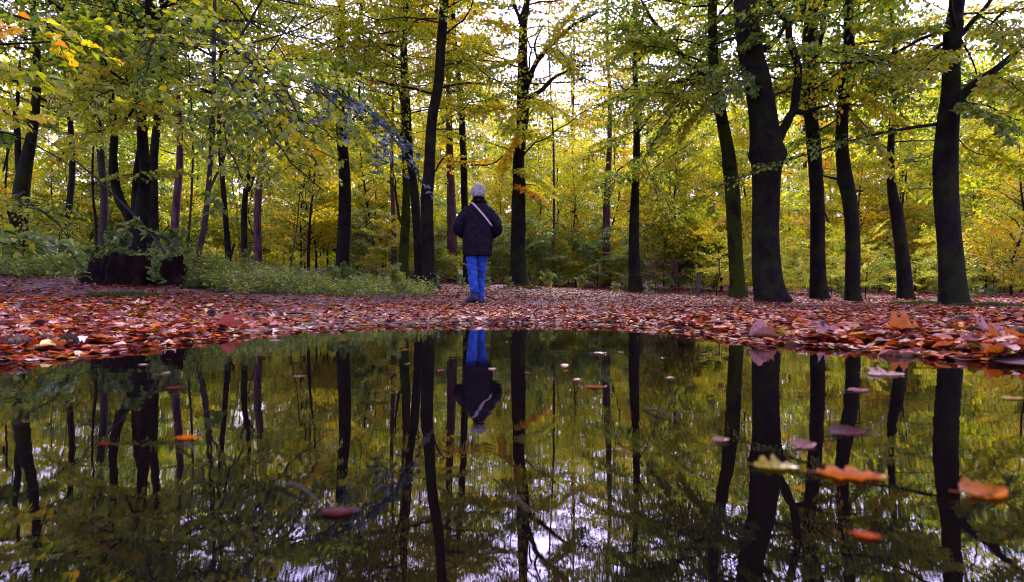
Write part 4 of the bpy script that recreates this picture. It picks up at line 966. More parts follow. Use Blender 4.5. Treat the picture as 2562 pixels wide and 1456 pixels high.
# single leaves one can pick out
def leaf_outline(kind):
    s = np.linspace(0, 1, 19 if kind == 'oak' else 15)
    if kind == 'oak':
        w = 0.29 * np.sin(np.pi * s ** 0.75) ** 0.8 * (1 + 0.36 * np.cos(2 * np.pi * 3.5 * s + 0.4)) + 0.008
    else:
        w = 0.285 * np.sin(np.pi * s ** 0.8) ** 1.05 * (1 + 0.05 * np.cos(2 * np.pi * 6.5 * s)) + 0.004
    w[-1] = 0.003
    return s, w
def leaf_mesh(kind, bend, cup, seed, m):
    g = np.random.default_rng(seed); s, w = leaf_outline(kind)
    V = []
    eL, eR = 0.05 * g.normal(0, 1, len(s)), 0.05 * g.normal(0, 1, len(s))
    warp = g.normal(0, 0.10)
    for k in range(len(s)):
        zb = bend * (s[k] - 0.5) ** 2 - bend * 0.1
        for q in (-1, -0.5, 0, 0.5, 1):
            e = 1 + (eL[k] if q < 0 else eR[k]) * 2.0 * abs(q)
            vein = 0.012 * np.sin(2 * np.pi * (7 * s[k] - 1.2 * abs(q))) * (abs(q) > 0.2)
            V.append([s[k] - 0.5, q * w[k] * e + warp * (s[k] - 0.5) ** 2 * 2, zb + cup * (abs(q) * w[k]) ** 1.4 * 1.6 + vein + (eL[k] if q < 0 else eR[k]) * 0.5 * abs(q) * min(1, abs(cup) + abs(bend)) + (-0.012 if q == 0 else 0)])
    V = np.array(V); n = len(s)
    i = np.arange(n - 1)[:, None]; j = np.arange(4)[None, :]
    Q = np.stack([i * 5 + j, i * 5 + j + 1, (i + 1) * 5 + j + 1, (i + 1) * 5 + j], -1).reshape(-1, 4)
    VS, QS = tube(np.array([[-0.5, 0, V[2, 2] + 0.004], [-0.6, 0.01, V[2, 2] + 0.01], [-0.72, 0.04, V[2, 2] + 0.02]]), [0.010, 0.009, 0.007], 4)
    Q = np.concatenate([Q, QS + len(V)]); V = np.concatenate([V, VS])
    return np_mesh('leaf', V, Q, [m], np.full(len(Q), 0.0))
LM = {('beech', k): leaf_mesh('beech', b, c, k, M_litter) for k, (b, c) in enumerate([(0.3, 0.5), (-0.3, 0.9), (0.8, 0.2), (0.1, 1.6), (-0.5, -0.3)])}
LM.update({('oak', k): leaf_mesh('oak', b, c, 20 + k, M_litter) for k, (b, c) in enumerate([(0.4, 0.4), (-0.4, 0.8), (0.7, 0.9)])})
M_float = leaf_material('wet_floating_leaves', [(p, tuple(0.7 * v for v in c)) for p, c in LITTER_STOPS], 0.2, 0.045, 1.0, 0.2)
LM.update({('beech', 10 + k): leaf_mesh('beech', b, c, 40 + k, M_float) for k, (b, c) in enumerate([(0.10, 0.12), (0.18, 0.25), (0.04, 0.06), (0.4, 0.5), (0.08, -0.1)])})
LM.update({('oak', 10 + k): leaf_mesh('oak', b, c, 50 + k, M_float) for k, (b, c) in enumerate([(0.08, 0.1), (0.22, 0.3), (0.1, 0.12)])})
HUES = [('rust brown', 0.16), ('orange', 0.33), ('pinkish tan', 0.58), ('pale buff', 0.80), ('dark red brown', 0.06), ('amber', 0.43), ('dusty pink', 0.66), ('yellow', 0.92)]
def drop_leaf(name, label, group, p, size, kind, var, hue, rz, rx=0.0, ry=0.0):
    o = link(name, LM[(kind, var)], None, p); o.scale = (size, size, size); o.rotation_euler = (rx, ry, rz)
    tag(o, label, 'leaf', group); o['hue'] = hue; return o
g = np.random.default_rng(123)
cnt = 0
while cnt < 280:
    px = g.uniform(0, 2562); py = g.uniform(785, 905)
    p = ground_hit(px, py)
    sd = float(shore_dist(np.array([p[0]]), np.array([p[1]]))[0])
    if sd < -0.01 or p[1] > 4.2: continue
    nm, h = HUES[int(g.choice(8, p=[0.17, 0.2, 0.2, 0.14, 0.09, 0.08, 0.09, 0.03]))]
    kind = 'oak' if g.random() < 0.3 else 'beech'; var = int(g.integers(3 if kind == 'oak' else 5))
    zone = 'on the bank below the stump' if px < 850 else 'on the shore in front of the walker' if px < 1650 else 'on the bank below the thick dark beeches'
    z = max(p[2], 0.0) + 0.012
    drop_leaf('fallen_leaf', f'{nm} fallen {kind} leaf {zone}', f'fallen leaves {zone}', (p[0], p[1], z), g.uniform(0.032, 0.050) * (1.25 if kind == 'oak' else 1), kind, var, h + g.normal(0, 0.02), g.uniform(0, 6.28), g.normal(0, 0.24), g.normal(0, 0.24))
    cnt += 1
for lab, px, py, sz, kind, var, hue, rz, rx in [('large orange oak leaf standing up on the bank', 2268, 842, 0.125, 'oak', 1, 0.40, 0.1, 0.5),
                                          ('big pale tan leaf leaning against the bank edge', 2480, 850, 0.13, 'oak', 2, 0.66, 0.5, 0.4), ('broad orange oak leaf lying past the big tan leaf', 2540, 868, 0.13, 'oak', 0, 0.36, -0.2, 0.3),
                                          ('pink oak leaf at the water edge below the curving beech', 2075, 846, 0.09, 'oak', 0, 0.63, 0.2, 0.6), ('curled pink leaf lying half in the water', 1910, 858, 0.09, 'beech', 3, 0.62, 0.0, 0.3),
                                          ('pale leaf balanced on the shore below the walker', 1205, 806, 0.085, 'beech', 2, 0.80, 0.3, 0.4), ('red brown leaf standing up beside the water below the sapling', 575, 830, 0.11, 'beech', 1, 0.24, 0.1, 0.7),
                                          ('pale ragged leaf lying on the bank below the stump', 350, 768, 0.13, 'oak', 0, 0.85, 0.1, 0.15)]:
    p = ground_hit(px, py); drop_leaf('fallen_leaf', lab, None, (p[0], p[1], p[2] + 0.02), sz, kind, var, hue, rz, rx)

# leaves afloat on the puddle
for lab, px, py, w, kind, var, hue, rz, rx in [
        ('large curled amber leaf afloat near the water corner', 2465, 1238, 165, 'beech', 3, 0.41, 0.15, 0.9), ('yellow green leaf afloat over the thick trunk reflection', 1940, 1170, 130, 'oak', 1, 0.94, -0.15, 0.5),
        ('broad amber leaf lying just awash in the puddle', 2130, 1192, 190, 'oak', 0, 0.37, -0.3, 0.1), ('pink leaf afloat with a raised edge', 2012, 1118, 85, 'beech', 3, 0.60, 0.2, 1.2), ('dark crimson leaf afloat beside the pink one', 2125, 1085, 130, 'beech', 1, 0.04, 0.1, 0.8),
        ('pale buff leaf afloat with a pointed lobe', 2215, 938, 110, 'oak', 1, 0.78, 0.05, 0.6), ('small mauve leaf afloat between two trunk reflections', 2150, 978, 75, 'beech', 0, 0.56, 0.2, 0.3), ('yellow leaf afloat at the edge of view', 2535, 998, 70, 'beech', 0, 0.91, 0.1, 0.1),
        ('pale leaf afloat over the leaning trunk reflection', 1805, 1105, 60, 'beech', 3, 0.62, 0.3, 0.3), ('long brown leaf afloat over dark reflections', 850, 1285, 120, 'beech', 2, 0.03, 0.1, 0.03), ('amber leaf afloat over the stump reflection', 470, 1098, 75, 'beech', 0, 0.36, 0.05, 0.08),
        ('red leaf afloat among the dim trunk reflections', 262, 1113, 45, 'beech', 2, 0.16, 0.0, 0.03), ('tiny pale leaf afloat below the slim beech', 1500, 885, 45, 'beech', 1, 0.7, 0.2, 0.1), ('thin orange leaf afloat in open water', 1490, 970, 70, 'beech', 2, 0.22, 0.0, 0.02),
        ('small pale leaf afloat over the bilberry reflection', 750, 943, 40, 'beech', 2, 0.6, 0.2, 0.05), ('rust leaf afloat below the bank', 440, 972, 60, 'beech', 2, 0.14, 0.1, 0.04),
        ('small white petal like leaf afloat near the far shore', 690, 853, 36, 'beech', 1, 0.75, 0.1, 0.1), ('amber sliver of leaf afloat by the black trunk reflection', 2170, 1345, 85, 'beech', 2, 0.30, -0.5, 0.02)]:
    D = CAMH * F / (py - HY); x = px_to_x(px, D)
    drop_leaf('floating_leaf', lab, 'leaves afloat on the puddle', (x, D, 0.0012), w / F * D * 0.85, kind, 10 + var, hue, rz, rx * 0.3)
g = np.random.default_rng(321)
for k in range(46):
    px = g.uniform(120, 2480); py = g.uniform(820, 960)
    D = CAMH * F / (py - HY); x = px_to_x(px, D)
    if float(shore_dist(np.array([x]), np.array([D]))[0]) > -0.04: continue
    drop_leaf('floating_leaf', 'small leaf fragment afloat near the shore', 'leaf fragments afloat near the shore', (x, D, 0.0012), g.uniform(0.010, 0.024), 'beech', 10 + int(g.integers(5)), float(g.choice([0.3, 0.6, 0.7, 0.8, 0.2])), g.uniform(0, 6.28), g.normal(0, 0.1))

# twigs and pine cones
for lab, a, b, r in [('dark stick at the water edge below the stump', (147, 843), (236, 847), 0.006), ('straight dark stick near the shore below the stump', (352, 827), (434, 825), 0.006), ('thin dark twig on the litter before the bilberries', (711, 789), (776, 788), 0.006),
                     ('short mauve stick in the leaves below the stump', (328, 794), (393, 804), 0.007), ('long grey stick on the bank below the thick beeches', (2190, 846), (2310, 851), 0.005), ('thin stick on the litter by the thickest beech', (1900, 800), (1990, 805), 0.006), ('forked looking stick at the bank corner', (2470, 872), (2540, 855), 0.005),
                     ('fallen twig lying beyond the walker', (1400, 742), (1470, 735), 0.008), ('fallen branch on the ground near the slim dark beech', (1500, 727), (1585, 729), 0.012)]:
    p, q = ground_hit(*a), ground_hit(*b); q[1] = p[1] + 0.3 * (q[1] - p[1]); q[0] = px_to_x(b[0], q[1])
    m_ = (p + q) / 2 + [0, 0, 0.012]; p = p + [0, 0, 0.008]; q = q + [0, 0, 0.008]
    stick('fallen_twig', lab, 'twig', [p, m_, q], [r, r * 0.85, r * 0.5], M_twig, 'twigs on the ground')
for lab, a, b in [('pale bent stalk sticking out of the water', (1610, 1025), (1700, 1055)), ('thin pale stalk afloat over bright sky reflections', (690, 1215), (800, 1262)), ('crossed stalk afloat under the beech reflection', (1265, 1250), (1320, 1285)), ('curved pale stem afloat below the amber leaf', (440, 1115), (500, 1150))]:
    Da, Db = CAMH * F / (a[1] - HY), CAMH * F / (b[1] - HY)
    p = np.array([px_to_x(a[0], Da), Da, 0.001]); q = np.array([px_to_x(b[0], Db), Db, 0.001])
    stick('floating_stalk', lab, 'stalk', [p, (p + q) / 2 + [0.0, 0.004, 0.003], q], [0.0007, 0.0010, 0.0005], M_barkpale, 'stalks afloat on the puddle', 5)

M_cone = simple('pine_cone_scales', (0.05, 0.028, 0.028), 0.7, 0.3, None, 0.5, 60)
def cone_mesh():
    acc = Acc()
    s = np.linspace(0, 1, 9); P = np.stack([0 * s, 0 * s, s - 0.5], 1)
    V, Q = tube(P, 0.24 * np.sin(np.pi * (0.08 + 0.86 * s)) ** 0.7 + 0.02, 10); acc.add(V, Q)
    for k in range(60):
        f = k / 59; a = k * 2.39996; r = 0.34 * np.sin(np.pi * (0.1 + 0.8 * f)) ** 0.7
        c = np.array([math.cos(a), math.sin(a), 0]); t = np.array([-math.sin(a), math.cos(a), 0]); z = np.array([0, 0, f - 0.5])
        w = 0.11
        VV = np.array([c * r * 0.55 + z - t * w, c * r * 0.55 + z + t * w, c * (r + 0.05) + z + [0, 0, 0.10] + t * w * 0.7, c * (r + 0.05) + z + [0, 0, 0.10] - t * w * 0.7,
                       c * r * 0.55 + z - t * w - [0, 0, 0.05], c * r * 0.55 + z + t * w - [0, 0, 0.05]])
        acc.add(VV, np.array([[0, 1, 2, 3], [4, 3, 2, 5]]))
    return acc.mesh('pine_cone', [M_cone], smooth=False)
CM = cone_mesh()
for lab, px, py in [('pine cone on the bank below the leaning sapling', 528, 792), ('pine cone at the water edge in the dim corner', 36, 884), ('pine cone half in the water below the stump', 167, 872), ('pine cone among leaves in front of the stump', 266, 767), ('pine cone in the litter under the twin stemmed trunk', 64, 776),
                    ('pine cone by the water below the curving beech', 2052, 829), ('pine cone in the bank corner by the big tan leaf', 2537, 849), ('pine cone in the litter below the thick black beech', 2397, 811), ('pine cone behind the big tan leaf', 2437, 845)]:
    p = ground_hit(px, py); o = link('pine_cone', CM, None, (p[0], p[1], p[2] + 0.014)); s = 0.055; o.scale = (s, s, s); o.rotation_euler = (R(80), 0, rnd.uniform(0, 3.1)); tag(o, lab, 'pine cone', 'pine cones on the banks')

# ------------------------------------------------------------------ large leaves with painted bluish sky sheen on the sapling's low bough (each leaf a part)
def near_leaf_bough(name, label, pts, n, m, hue, hsd, size, seed, twigs=9, spread=0.35):
    g = np.random.default_rng(seed)
    P = catmull([at(*p) for p in pts], 6); o0 = P[0].copy()
    t = empty(name, o0); tag(t, label, 'branch')
    V, Q = tube(P - o0, np.linspace(0.010, 0.002, len(P)), 6); link('stem', np_mesh('stem', V, Q, [M_twig]), t)
    meshes = []
    for v, (b, c) in enumerate([(0.2, 0.5), (-0.5, 0.3), (-0.8, 0.8)]):
        me = leaf_mesh('beech', b, c, 60 + v, m); meshes.append(me)
    per = n // twigs
    for k in range(twigs):
        f = 0.3 + 0.7 * k / (twigs - 1); b = np.array([np.interp(f, np.linspace(0, 1, len(P)), P[:, c]) for c in range(3)])
        tan = unit(P[min(len(P) - 1, int(f * (len(P) - 1)) + 1)] - P[max(0, int(f * (len(P) - 1)) - 1)])
        sd = np.array([-tan[1], tan[0], 0]) * (1 if k % 2 else -1)
        e = b + (tan * 0.6 + sd * g.uniform(0.6, 1.0)) * spread * g.uniform(0.7, 1.2) + np.array([0, 0, spread * g.normal(-0.12, 0.32)])
        V, Q = tube(np.stack([b, (b + e) / 2 + [0, 0, 0.02], e]) - o0, [0.004, 0.003, 0.0012], 4); tw = link('twig', np_mesh('twig', V, Q, [M_twig]), t)
        for q in range(per):
            u = (q + 0.6) / per; p = b + (e - b) * u + [0, 0, 0.02 * math.sin(3.14 * u)]
            o = link('leaf', meshes[int(g.integers(3))], tw, p - o0 + g.normal(0, 0.015, 3)); s = size * g.uniform(0.75, 1.25); o.scale = (s, s, s)
            yaw = math.atan2(*(e - b)[[1, 0]]) + (0.9 if q % 2 else -0.9) + g.normal(0, 0.3)
            o.rotation_euler = (g.normal(0, 0.45), 0.35 + g.normal(0, 0.3), yaw); o['hue'] = float(hue + g.normal(0, hsd))
near_leaf_bough('hazel_bough', 'bough of large leaves with a blue green sky sheen painted in their colour', [(545, 170, 7.4), (650, 180, 6.6), (760, 200, 6.0), (850, 235, 5.6), (920, 280, 5.4), (975, 335, 5.3)], 260, M_skysheen_leaf, 0.45, 0.28, 0.082, 7, 16, 0.7)
near_leaf_bough('chestnut_bough', 'bough of large orange and green leaves at the upper corner', [(-60, 20, 3.6), (40, 40, 3.4), (120, 70, 3.4), (170, 110, 3.5)], 60, M_leaf, 0.42, 0.25, 0.085, 8, 8, 0.3)
near_leaf_bough('green_bough', 'low bough of broad dull green leaves beside the twin trunk', [(-120, 560, 4.6), (0, 575, 4.6), (90, 600, 4.7), (160, 615, 4.8)], 60, M_herb, 0.35, 0.12, 0.11, 9, 8, 0.36)
near_leaf_bough('leafy_shoot', 'broad green leaves on a shoot beside the leaning sapling', [(420, 600, 5.6), (350, 570, 5.5), (330, 565, 5.4)], 24, M_herb, 0.4, 0.1, 0.10, 10, 6, 0.2)
near_leaf_bough('leafy_shoot', 'tuft of broad green leaves halfway up the leaning sapling', [(515, 480, 6.6), (530, 500, 6.5), (540, 520, 6.4)], 18, M_herb, 0.4, 0.1, 0.12, 11, 6, 0.2)

# ------------------------------------------------------------------ the walker
def cloth(name, c, rough, fold, weave, spec=0.2, vary=0.2, sheen=0.0, vscale=9):
    m, nt, out = mat(name); L = nt.links.new
    tc = N(nt, 'ShaderNodeTexCoord')
    n1 = noise_node(nt, vscale, 5, 0.65, tc.outputs['Object'])
    rp = ramp(nt, [(0.32, tuple(x * (1 - vary) for x in c)), (0.68, tuple(min(1, x * (1 + vary)) for x in c))]); L(n1.outputs[0], rp.inputs[0])
    p = N(nt, 'ShaderNodeBsdfPrincipled'); L(rp.outputs[0], p.inputs['Base Color']); p.inputs['Roughness'].default_value = rough; p.inputs['Specular IOR Level'].default_value = spec
    p.inputs['Sheen Weight'].default_value = sheen
    n2 = noise_node(nt, fold[0], 3, 0.5, tc.outputs['Object']); n3 = noise_node(nt, weave, 2, 0.5, tc.outputs['Object'])
    b1 = N(nt, 'ShaderNodeBump'); b1.inputs['Strength'].default_value = fold[1]; b1.inputs['Distance'].default_value = 0.03; L(n2.outputs[0], b1.inputs['Height'])
    b2 = N(nt, 'ShaderNodeBump'); b2.inputs['Strength'].default_value = 0.3; b2.inputs['Distance'].default_value = 0.002; L(n3.outputs[0], b2.inputs['Height']); L(b1.outputs[0], b2.inputs['Normal'])
    L(b2.outputs[0], p.inputs['Normal']); L(p.outputs[0], out.inputs[0]); return m
M_jacket = cloth('waxed_jacket_cloth', (0.0085, 0.0062, 0.0155), 0.7, (11, 0.9), 350, 0.10, 0.3, 0.0)
M_collar = cloth('corduroy_collar', (0.004, 0.003, 0.005), 0.9, (12, 0.2), 300, 0.1)
M_jeans = cloth('blue_denim', (0.020, 0.070, 0.38), 0.85, (16, 0.6), 420, 0.15, 0.6, 0.05, 11)
M_boot = cloth('boot_leather', (0.022, 0.032, 0.085), 0.6, (20, 0.3), 200, 0.4, 0.4)
M_sole = simple('boot_sole_rubber', (0.012, 0.012, 0.018), 0.8, 0.2)
M_skin = cloth('skin', (0.42, 0.22, 0.17), 0.55, (20, 0.05), 300, 0.35, 0.12)
M_hair = cloth('grey_hair', (0.93, 0.88, 0.93), 0.7, (40, 0.3), 300, 0.2, 0.55, 0, 26)
M_hairdark = cloth('dark_grey_hair', (0.38, 0.34, 0.38), 0.7, (40, 0.3), 300, 0.2, 0.5, 0, 26)
M_strap = cloth('strap_webbing', (0.50, 0.40, 0.48), 0.8, (30, 0.1), 500, 0.2, 0.1)
M_bag = cloth('bag_cloth', (0.03, 0.03, 0.035), 0.8, (20, 0.2), 300)

def loft(secs, sides=40, n=2.4):
    """secs: (z, rx, ry, cx, cy); closed at both ends"""
    a = np.linspace(0, 2 * np.pi, sides, endpoint=False); c, s = np.cos(a), np.sin(a)
    ex = np.sign(c) * np.abs(c) ** (2 / n); ey = np.sign(s) * np.abs(s) ** (2 / n)
    S = [(*secs[0][:1], 1e-4, 1e-4, *secs[0][3:])] + list(secs) + [(*secs[-1][:1], 1e-4, 1e-4, *secs[-1][3:])]
    V = np.concatenate([np.stack([cx + rx * ex, cy + ry * ey, np.full(sides, z)], 1) for z, rx, ry, cx, cy in S])
    m = len(S); i = np.arange(m - 1)[:, None]; j = np.arange(sides)[None, :]; j2 = (j + 1) % sides
    return V, np.stack([i * sides + j, i * sides + j2, (i + 1) * sides + j2, (i + 1) * sides + j], -1).reshape(-1, 4)
def capped(P, r, sides=16, per=6, radial=None):
    Pc = catmull(P, per); rr = np.interp(np.linspace(0, 1, len(Pc)), np.linspace(0, 1, len(r)), r)
    Pc = np.vstack([Pc[0], Pc, Pc[-1]]) + np.array([[0, 0, 0]] * (len(Pc) + 2)); Pc[0] -= unit(Pc[2] - Pc[1]) * 1e-3; Pc[-1] += unit(Pc[-2] - Pc[-3]) * 1e-3
    rr = np.concatenate([[1e-4], rr, [1e-4]])
    return tube(Pc, rr, sides)
def ellipsoid(c, r, n=14, m=24):
    th = np.linspace(0.01, np.pi - 0.01, n); ph = np.linspace(0, 2 * np.pi, m, endpoint=False)
    V = np.stack([np.outer(np.sin(th), np.cos(ph)) * r[0] + c[0], np.outer(np.sin(th), np.sin(ph)) * r[1] + c[1], np.outer(np.cos(th), np.ones(m)) * r[2] + c[2]], -1).reshape(-1, 3)
    i = np.arange(n - 1)[:, None]; j = np.arange(m)[None, :]; j2 = (j + 1) % m
    return V, np.stack([i * m + j, (i + 1) * m + j, (i + 1) * m + j2, i * m + j2], -1).reshape(-1, 4)
def fused(name, shapes, m, parent, voxel, smooth=4, wr=None):
    acc = Acc()
    for V, Q in shapes: acc.add(V, Q)
    o = link(name, acc.mesh(name, [m]), parent)
    md = o.modifiers.new('weld', 'REMESH'); md.mode = 'VOXEL'; md.voxel_size = voxel; md.use_smooth_shade = True
    md = o.modifiers.new('soften', 'SMOOTH'); md.iterations = smooth; md.factor = 0.5
    if wr:
        tx = bpy.data.textures.new(name + '_folds', 'CLOUDS'); tx.noise_scale = wr[0]; tx.noise_depth = 2
        md = o.modifiers.new('folds', 'DISPLACE'); md.texture = tx; md.strength = wr[1]; md.mid_level = 0.5; md.texture_coords = 'LOCAL'
    return o

def torso_depth(z):
    return np.interp(z, [0.69, 0.85, 1.0, 1.15, 1.3, 1.38, 1.43, 1.47], [0.150, 0.165, 0.160, 0.155, 0.145, 0.125, 0.10, 0.08]), np.interp(z, [0.69, 0.85, 1.0, 1.15, 1.3, 1.38, 1.43, 1.47], [0.192, 0.212, 0.213, 0.203, 0.192, 0.172, 0.135, 0.095])

def build_walker():
    pb = at(1196, 762, 8.2); x0, y0 = pb[0], pb[1]; z0 = float(gz(np.array([x0]), np.array([y0]))[0])
    per = empty('person', (x0, y0, z0 + 0.004))
    tag(per, 'grey haired person in a dark jacket and blue jeans walking away, hands in front', 'person')
    yaw = -0.28
    def rot(V, c=(0.01, 0.02)):
        V = np.array(V, float); x, y = V[:, 0] - c[0], V[:, 1] - c[1]
        V[:, 0] = c[0] + x * math.cos(yaw) - y * math.sin(yaw); V[:, 1] = c[1] + x * math.sin(yaw) + y * math.cos(yaw); return V
    hc = np.array([0.010, 0.02, 1.60])
    head = [ellipsoid(hc + [0, -0.008, 0.015], (0.074, 0.092, 0.092)), ellipsoid(hc + [0, 0.028, -0.045], (0.058, 0.062, 0.075)), ellipsoid(hc + [0, 0.098, -0.015], (0.014, 0.018, 0.024)),
            ellipsoid(hc + [0, 0.062, -0.095], (0.030, 0.026, 0.02)), ellipsoid(hc + [0, 0.088, -0.055], (0.026, 0.008, 0.008))]
    for s in (-1, 1):
        head.append(ellipsoid(hc + [s * 0.076, 0.0, -0.012], (0.010, 0.019, 0.032)))
        head.append(ellipsoid(hc + [s * 0.030, 0.078, 0.018], (0.018, 0.012, 0.008)))
    head = [(rot(V), Q) for V, Q in head]
    head.append(capped([[0.005, -0.005, 1.36], [0.008, 0.0, 1.46], [0.010, 0.012, 1.55]], [0.075, 0.058, 0.055]))
    body = head + [loft([(0.80, 0.14, 0.10, 0, 0), (1.0, 0.15, 0.105, 0, 0), (1.25, 0.16, 0.10, 0, 0), (1.38, 0.13, 0.08, 0, 0), (1.42, 0.07, 0.06, 0, 0)])]
    for s in (-1, 1):
        body.append(capped([[s * 0.15, 0, 1.36], [s * 0.275, -0.05, 1.12], [s * 0.17, 0.11, 1.00], [s * 0.12, 0.13, 0.97]], [0.055, 0.045, 0.035, 0.03]))
    body.append(capped([[-0.09, 0.0, 0.86], [-0.08, -0.01, 0.46], [-0.046, -0.10, 0.15]], [0.06, 0.045, 0.035]))
    body.append(capped([[0.06, 0.02, 0.86], [0.046, 0.10, 0.46], [0.044, 0.15, 0.12]], [0.06, 0.045, 0.035]))
    fused('body', body, M_skin, per, 0.007, 3)
    # hair: shell and strands
    g = np.random.default_rng(44)
    V, Q = ellipsoid(hc + [0, -0.014, 0.022], (0.078, 0.093, 0.083), 20, 36)
    keep = ~((V[Q].mean(1)[:, 1] > hc[1] + 0.045) & (V[Q].mean(1)[:, 2] < hc[2] + 0.06)) & (V[Q].mean(1)[:, 2] > hc[2] - 0.035)
    acc = Acc(); acc.add(rot(V), Q[keep], 0.5, 1)
    n = 3000
    dd = unit(g.normal(0, 1, (n, 3)))
    k = ~((dd[:, 1] > 0.45) & (dd[:, 2] < 0.45)) & (dd[:, 2] > -0.55) & ~((np.abs(dd[:, 0]) > 0.8) & (dd[:, 2] < -0.25)); dd = dd[k]; n = len(dd)
    root = hc + [0, -0.014, 0.020] + dd * np.array([0.080, 0.094, 0.085])
    flow = np.stack([0.25 * dd[:, 0] + g.normal(0, 0.35, n), -0.55 * np.ones(n) + g.normal(0, 0.35, n), -0.35 + g.normal(0, 0.35, n)], 1)
    flow = flow - dd * (flow * dd).sum(1, keepdims=True) + dd * (g.uniform(0.10, 0.6, n) + 0.5 * np.clip(np.sin(9 * dd[:, 0] + 2) * np.sin(8 * dd[:, 2] + 5 * dd[:, 1]), 0, 1))[:, None]
    flow = unit(flow); l = g.uniform(0.035, 0.075, n) * np.where(dd[:, 2] < -0.3, 0.65, 1.0)
    VV, QQ = leaf_quads4(rot(root), unit(rot(flow, (0, 0))), unit(rot(dd, (0, 0))), l, np.full(n, 0.0055)); acc.add(VV, QQ)
    h = link('hair', acc.mesh('hair', [M_hair, M_hairdark]), per)
    # jacket
    zs = [0.69, 0.72, 0.85, 1.0, 1.15, 1.3, 1.38, 1.43, 1.47]
    sec = []
    for z in zs:
        d_, w_ = torso_depth(z); sec.append((z, float(w_), float(d_), 0.0 + (0.008 if z > 1.2 else 0), 0.0))
    parts = [loft(sec, 48, 2.5)]
    for s in (-1, 1):
        parts.append(capped([[s * 0.135 + 0.008, 0.0, 1.355], [s * 0.205, -0.02, 1.27], [s * 0.272, -0.05, 1.15], [s * 0.283, -0.03, 1.075], [s * 0.240, 0.06, 1.03], [s * 0.185, 0.125, 1.0]],
                            [0.074, 0.074, 0.073, 0.072, 0.066, 0.058], 20, 5))
    jk = fused('jacket', parts, M_jacket, per, 0.009, 4, (0.075, 0.032))
    V, Q = loft([(1.44, 0.112, 0.098, 0.012, 0.0), (1.468, 0.126, 0.112, 0.012, 0.0), (1.49, 0.122, 0.108, 0.012, 0.0), (1.505, 0.100, 0.094, 0.012, 0.0), (1.52, 0.094, 0.09, 0.012, 0.002), (1.552, 0.083, 0.086, 0.012, 0.004), (1.558, 0.076, 0.079, 0.012, 0.004), (1.535, 0.070, 0.074, 0.012, 0.004), (1.47, 0.068, 0.07, 0.012, 0.0)], 36, 2.1)
    V[:, 2] += 0.006 * np.clip(V[:, 1] / 0.1, -1, 1) * -1 - 0.014
    col_o = link('collar', np_mesh('collar', V, Q[36:-36], [M_collar]), jk); md = col_o.modifiers.new('round', 'SUBSURF'); md.levels = 1; md.render_levels = 1
    V, Q = ellipsoid((0.012, -0.116, 1.482), (0.006, 0.003, 0.004), 6, 8); link('collar_stud', np_mesh('collar_stud', V, Q, [M_strap]), jk)
    # hem band and back vent seams
    # jeans
    acc = Acc()
    def leg(P, r, seed, marks):
        Pc = catmull(P, 14); rr = np.interp(np.linspace(0, 1, len(Pc)), np.linspace(0, 1, len(r)), r)
        a = np.linspace(0, 2 * np.pi, 28, endpoint=False)[None, :]; hgt = Pc[:, 2][:, None]
        rad = np.ones((len(Pc), 28))
        for (zc, sp, amp, fr) in marks:
            rad += amp * np.exp(-((hgt - zc) / sp) ** 2) * np.sin(fr * hgt + 1.6 * np.sin(a + seed) + 0.8 * np.sin(2 * a + 2 * seed))
        V, Q = tube(Pc, rr, 28, rad); acc.add(V, Q)
        V2, Q2 = tube(np.array([Pc[-1] + [0, 0, 0.016], Pc[-1] + [0, 0, 0.014], Pc[-1] - [0, 0, 0.008], Pc[-1] - [0, 0, 0.009]]), [rr[-1] * 0.98, rr[-1] * 1.08, rr[-1] * 1.09, rr[-1] * 0.9], 28); acc.add(V2, Q2)
    leg([[-0.088, 0.0, 0.92], [-0.092, 0.0, 0.70], [-0.088, -0.005, 0.58], [-0.082, -0.01, 0.45], [-0.068, -0.06, 0.32], [-0.036, -0.12, 0.175]], [0.095, 0.084, 0.074, 0.068, 0.065, 0.058], 1, [(0.47, 0.11, 0.085, 75), (0.22, 0.06, 0.08, 100), (0.62, 0.06, 0.05, 60)])
    leg([[0.068, 0.01, 0.92], [0.060, 0.02, 0.70], [0.055, 0.05, 0.58], [0.046, 0.09, 0.45], [0.036, 0.12, 0.32], [0.032, 0.15, 0.115]], [0.095, 0.078, 0.068, 0.060, 0.057, 0.050], 3, [(0.48, 0.10, 0.085, 80), (0.18, 0.08, 0.09, 100), (0.62, 0.06, 0.05, 60)])
    V, Q = loft([(0.80, 0.13, 0.10, -0.01, 0), (0.9, 0.165, 0.125, 0, 0), (1.0, 0.165, 0.12, 0, 0)]); acc.add(V, Q)
    link('jeans', acc.mesh('jeans', [M_jeans]), per)
    # boots
    for ank, yw, lift, hb in (((-0.036, -0.12), 0.62, 0.26, 0.19), ((0.032, 0.155), -0.12, 0.0, 0.14)):
        s = np.array([-0.085, -0.07, -0.03, 0.03, 0.09, 0.14, 0.175, 0.19]); rx = np.array([0.020, 0.034, 0.038, 0.041, 0.047, 0.044, 0.030, 0.010]); hz = np.array([0.05, 0.08, 0.095, 0.09, 0.065, 0.05, 0.042, 0.02])
        a = np.linspace(0, 2 * np.pi, 20, endpoint=False)
        V = [];
        for q in range(len(s)):
            zz = 0.022 + np.clip(np.sin(a) * 0.5 + 0.35, 0, 0.85) / 0.85 * hz[q]
            V.append(np.stack([rx[q] * np.cos(a), np.full(20, s[q]), zz], 1))
        V = [np.tile(V[0].mean(0), (20, 1))] + V + [np.tile(V[-1].mean(0), (20, 1))]
        m = len(V); V = np.concatenate(V); i = np.arange(m - 1)[:, None]; j = np.arange(20)[None, :]; j2 = (j + 1) % 20
        Q = np.stack([i * 20 + j, i * 20 + j2, (i + 1) * 20 + j2, (i + 1) * 20 + j], -1).reshape(-1, 4)
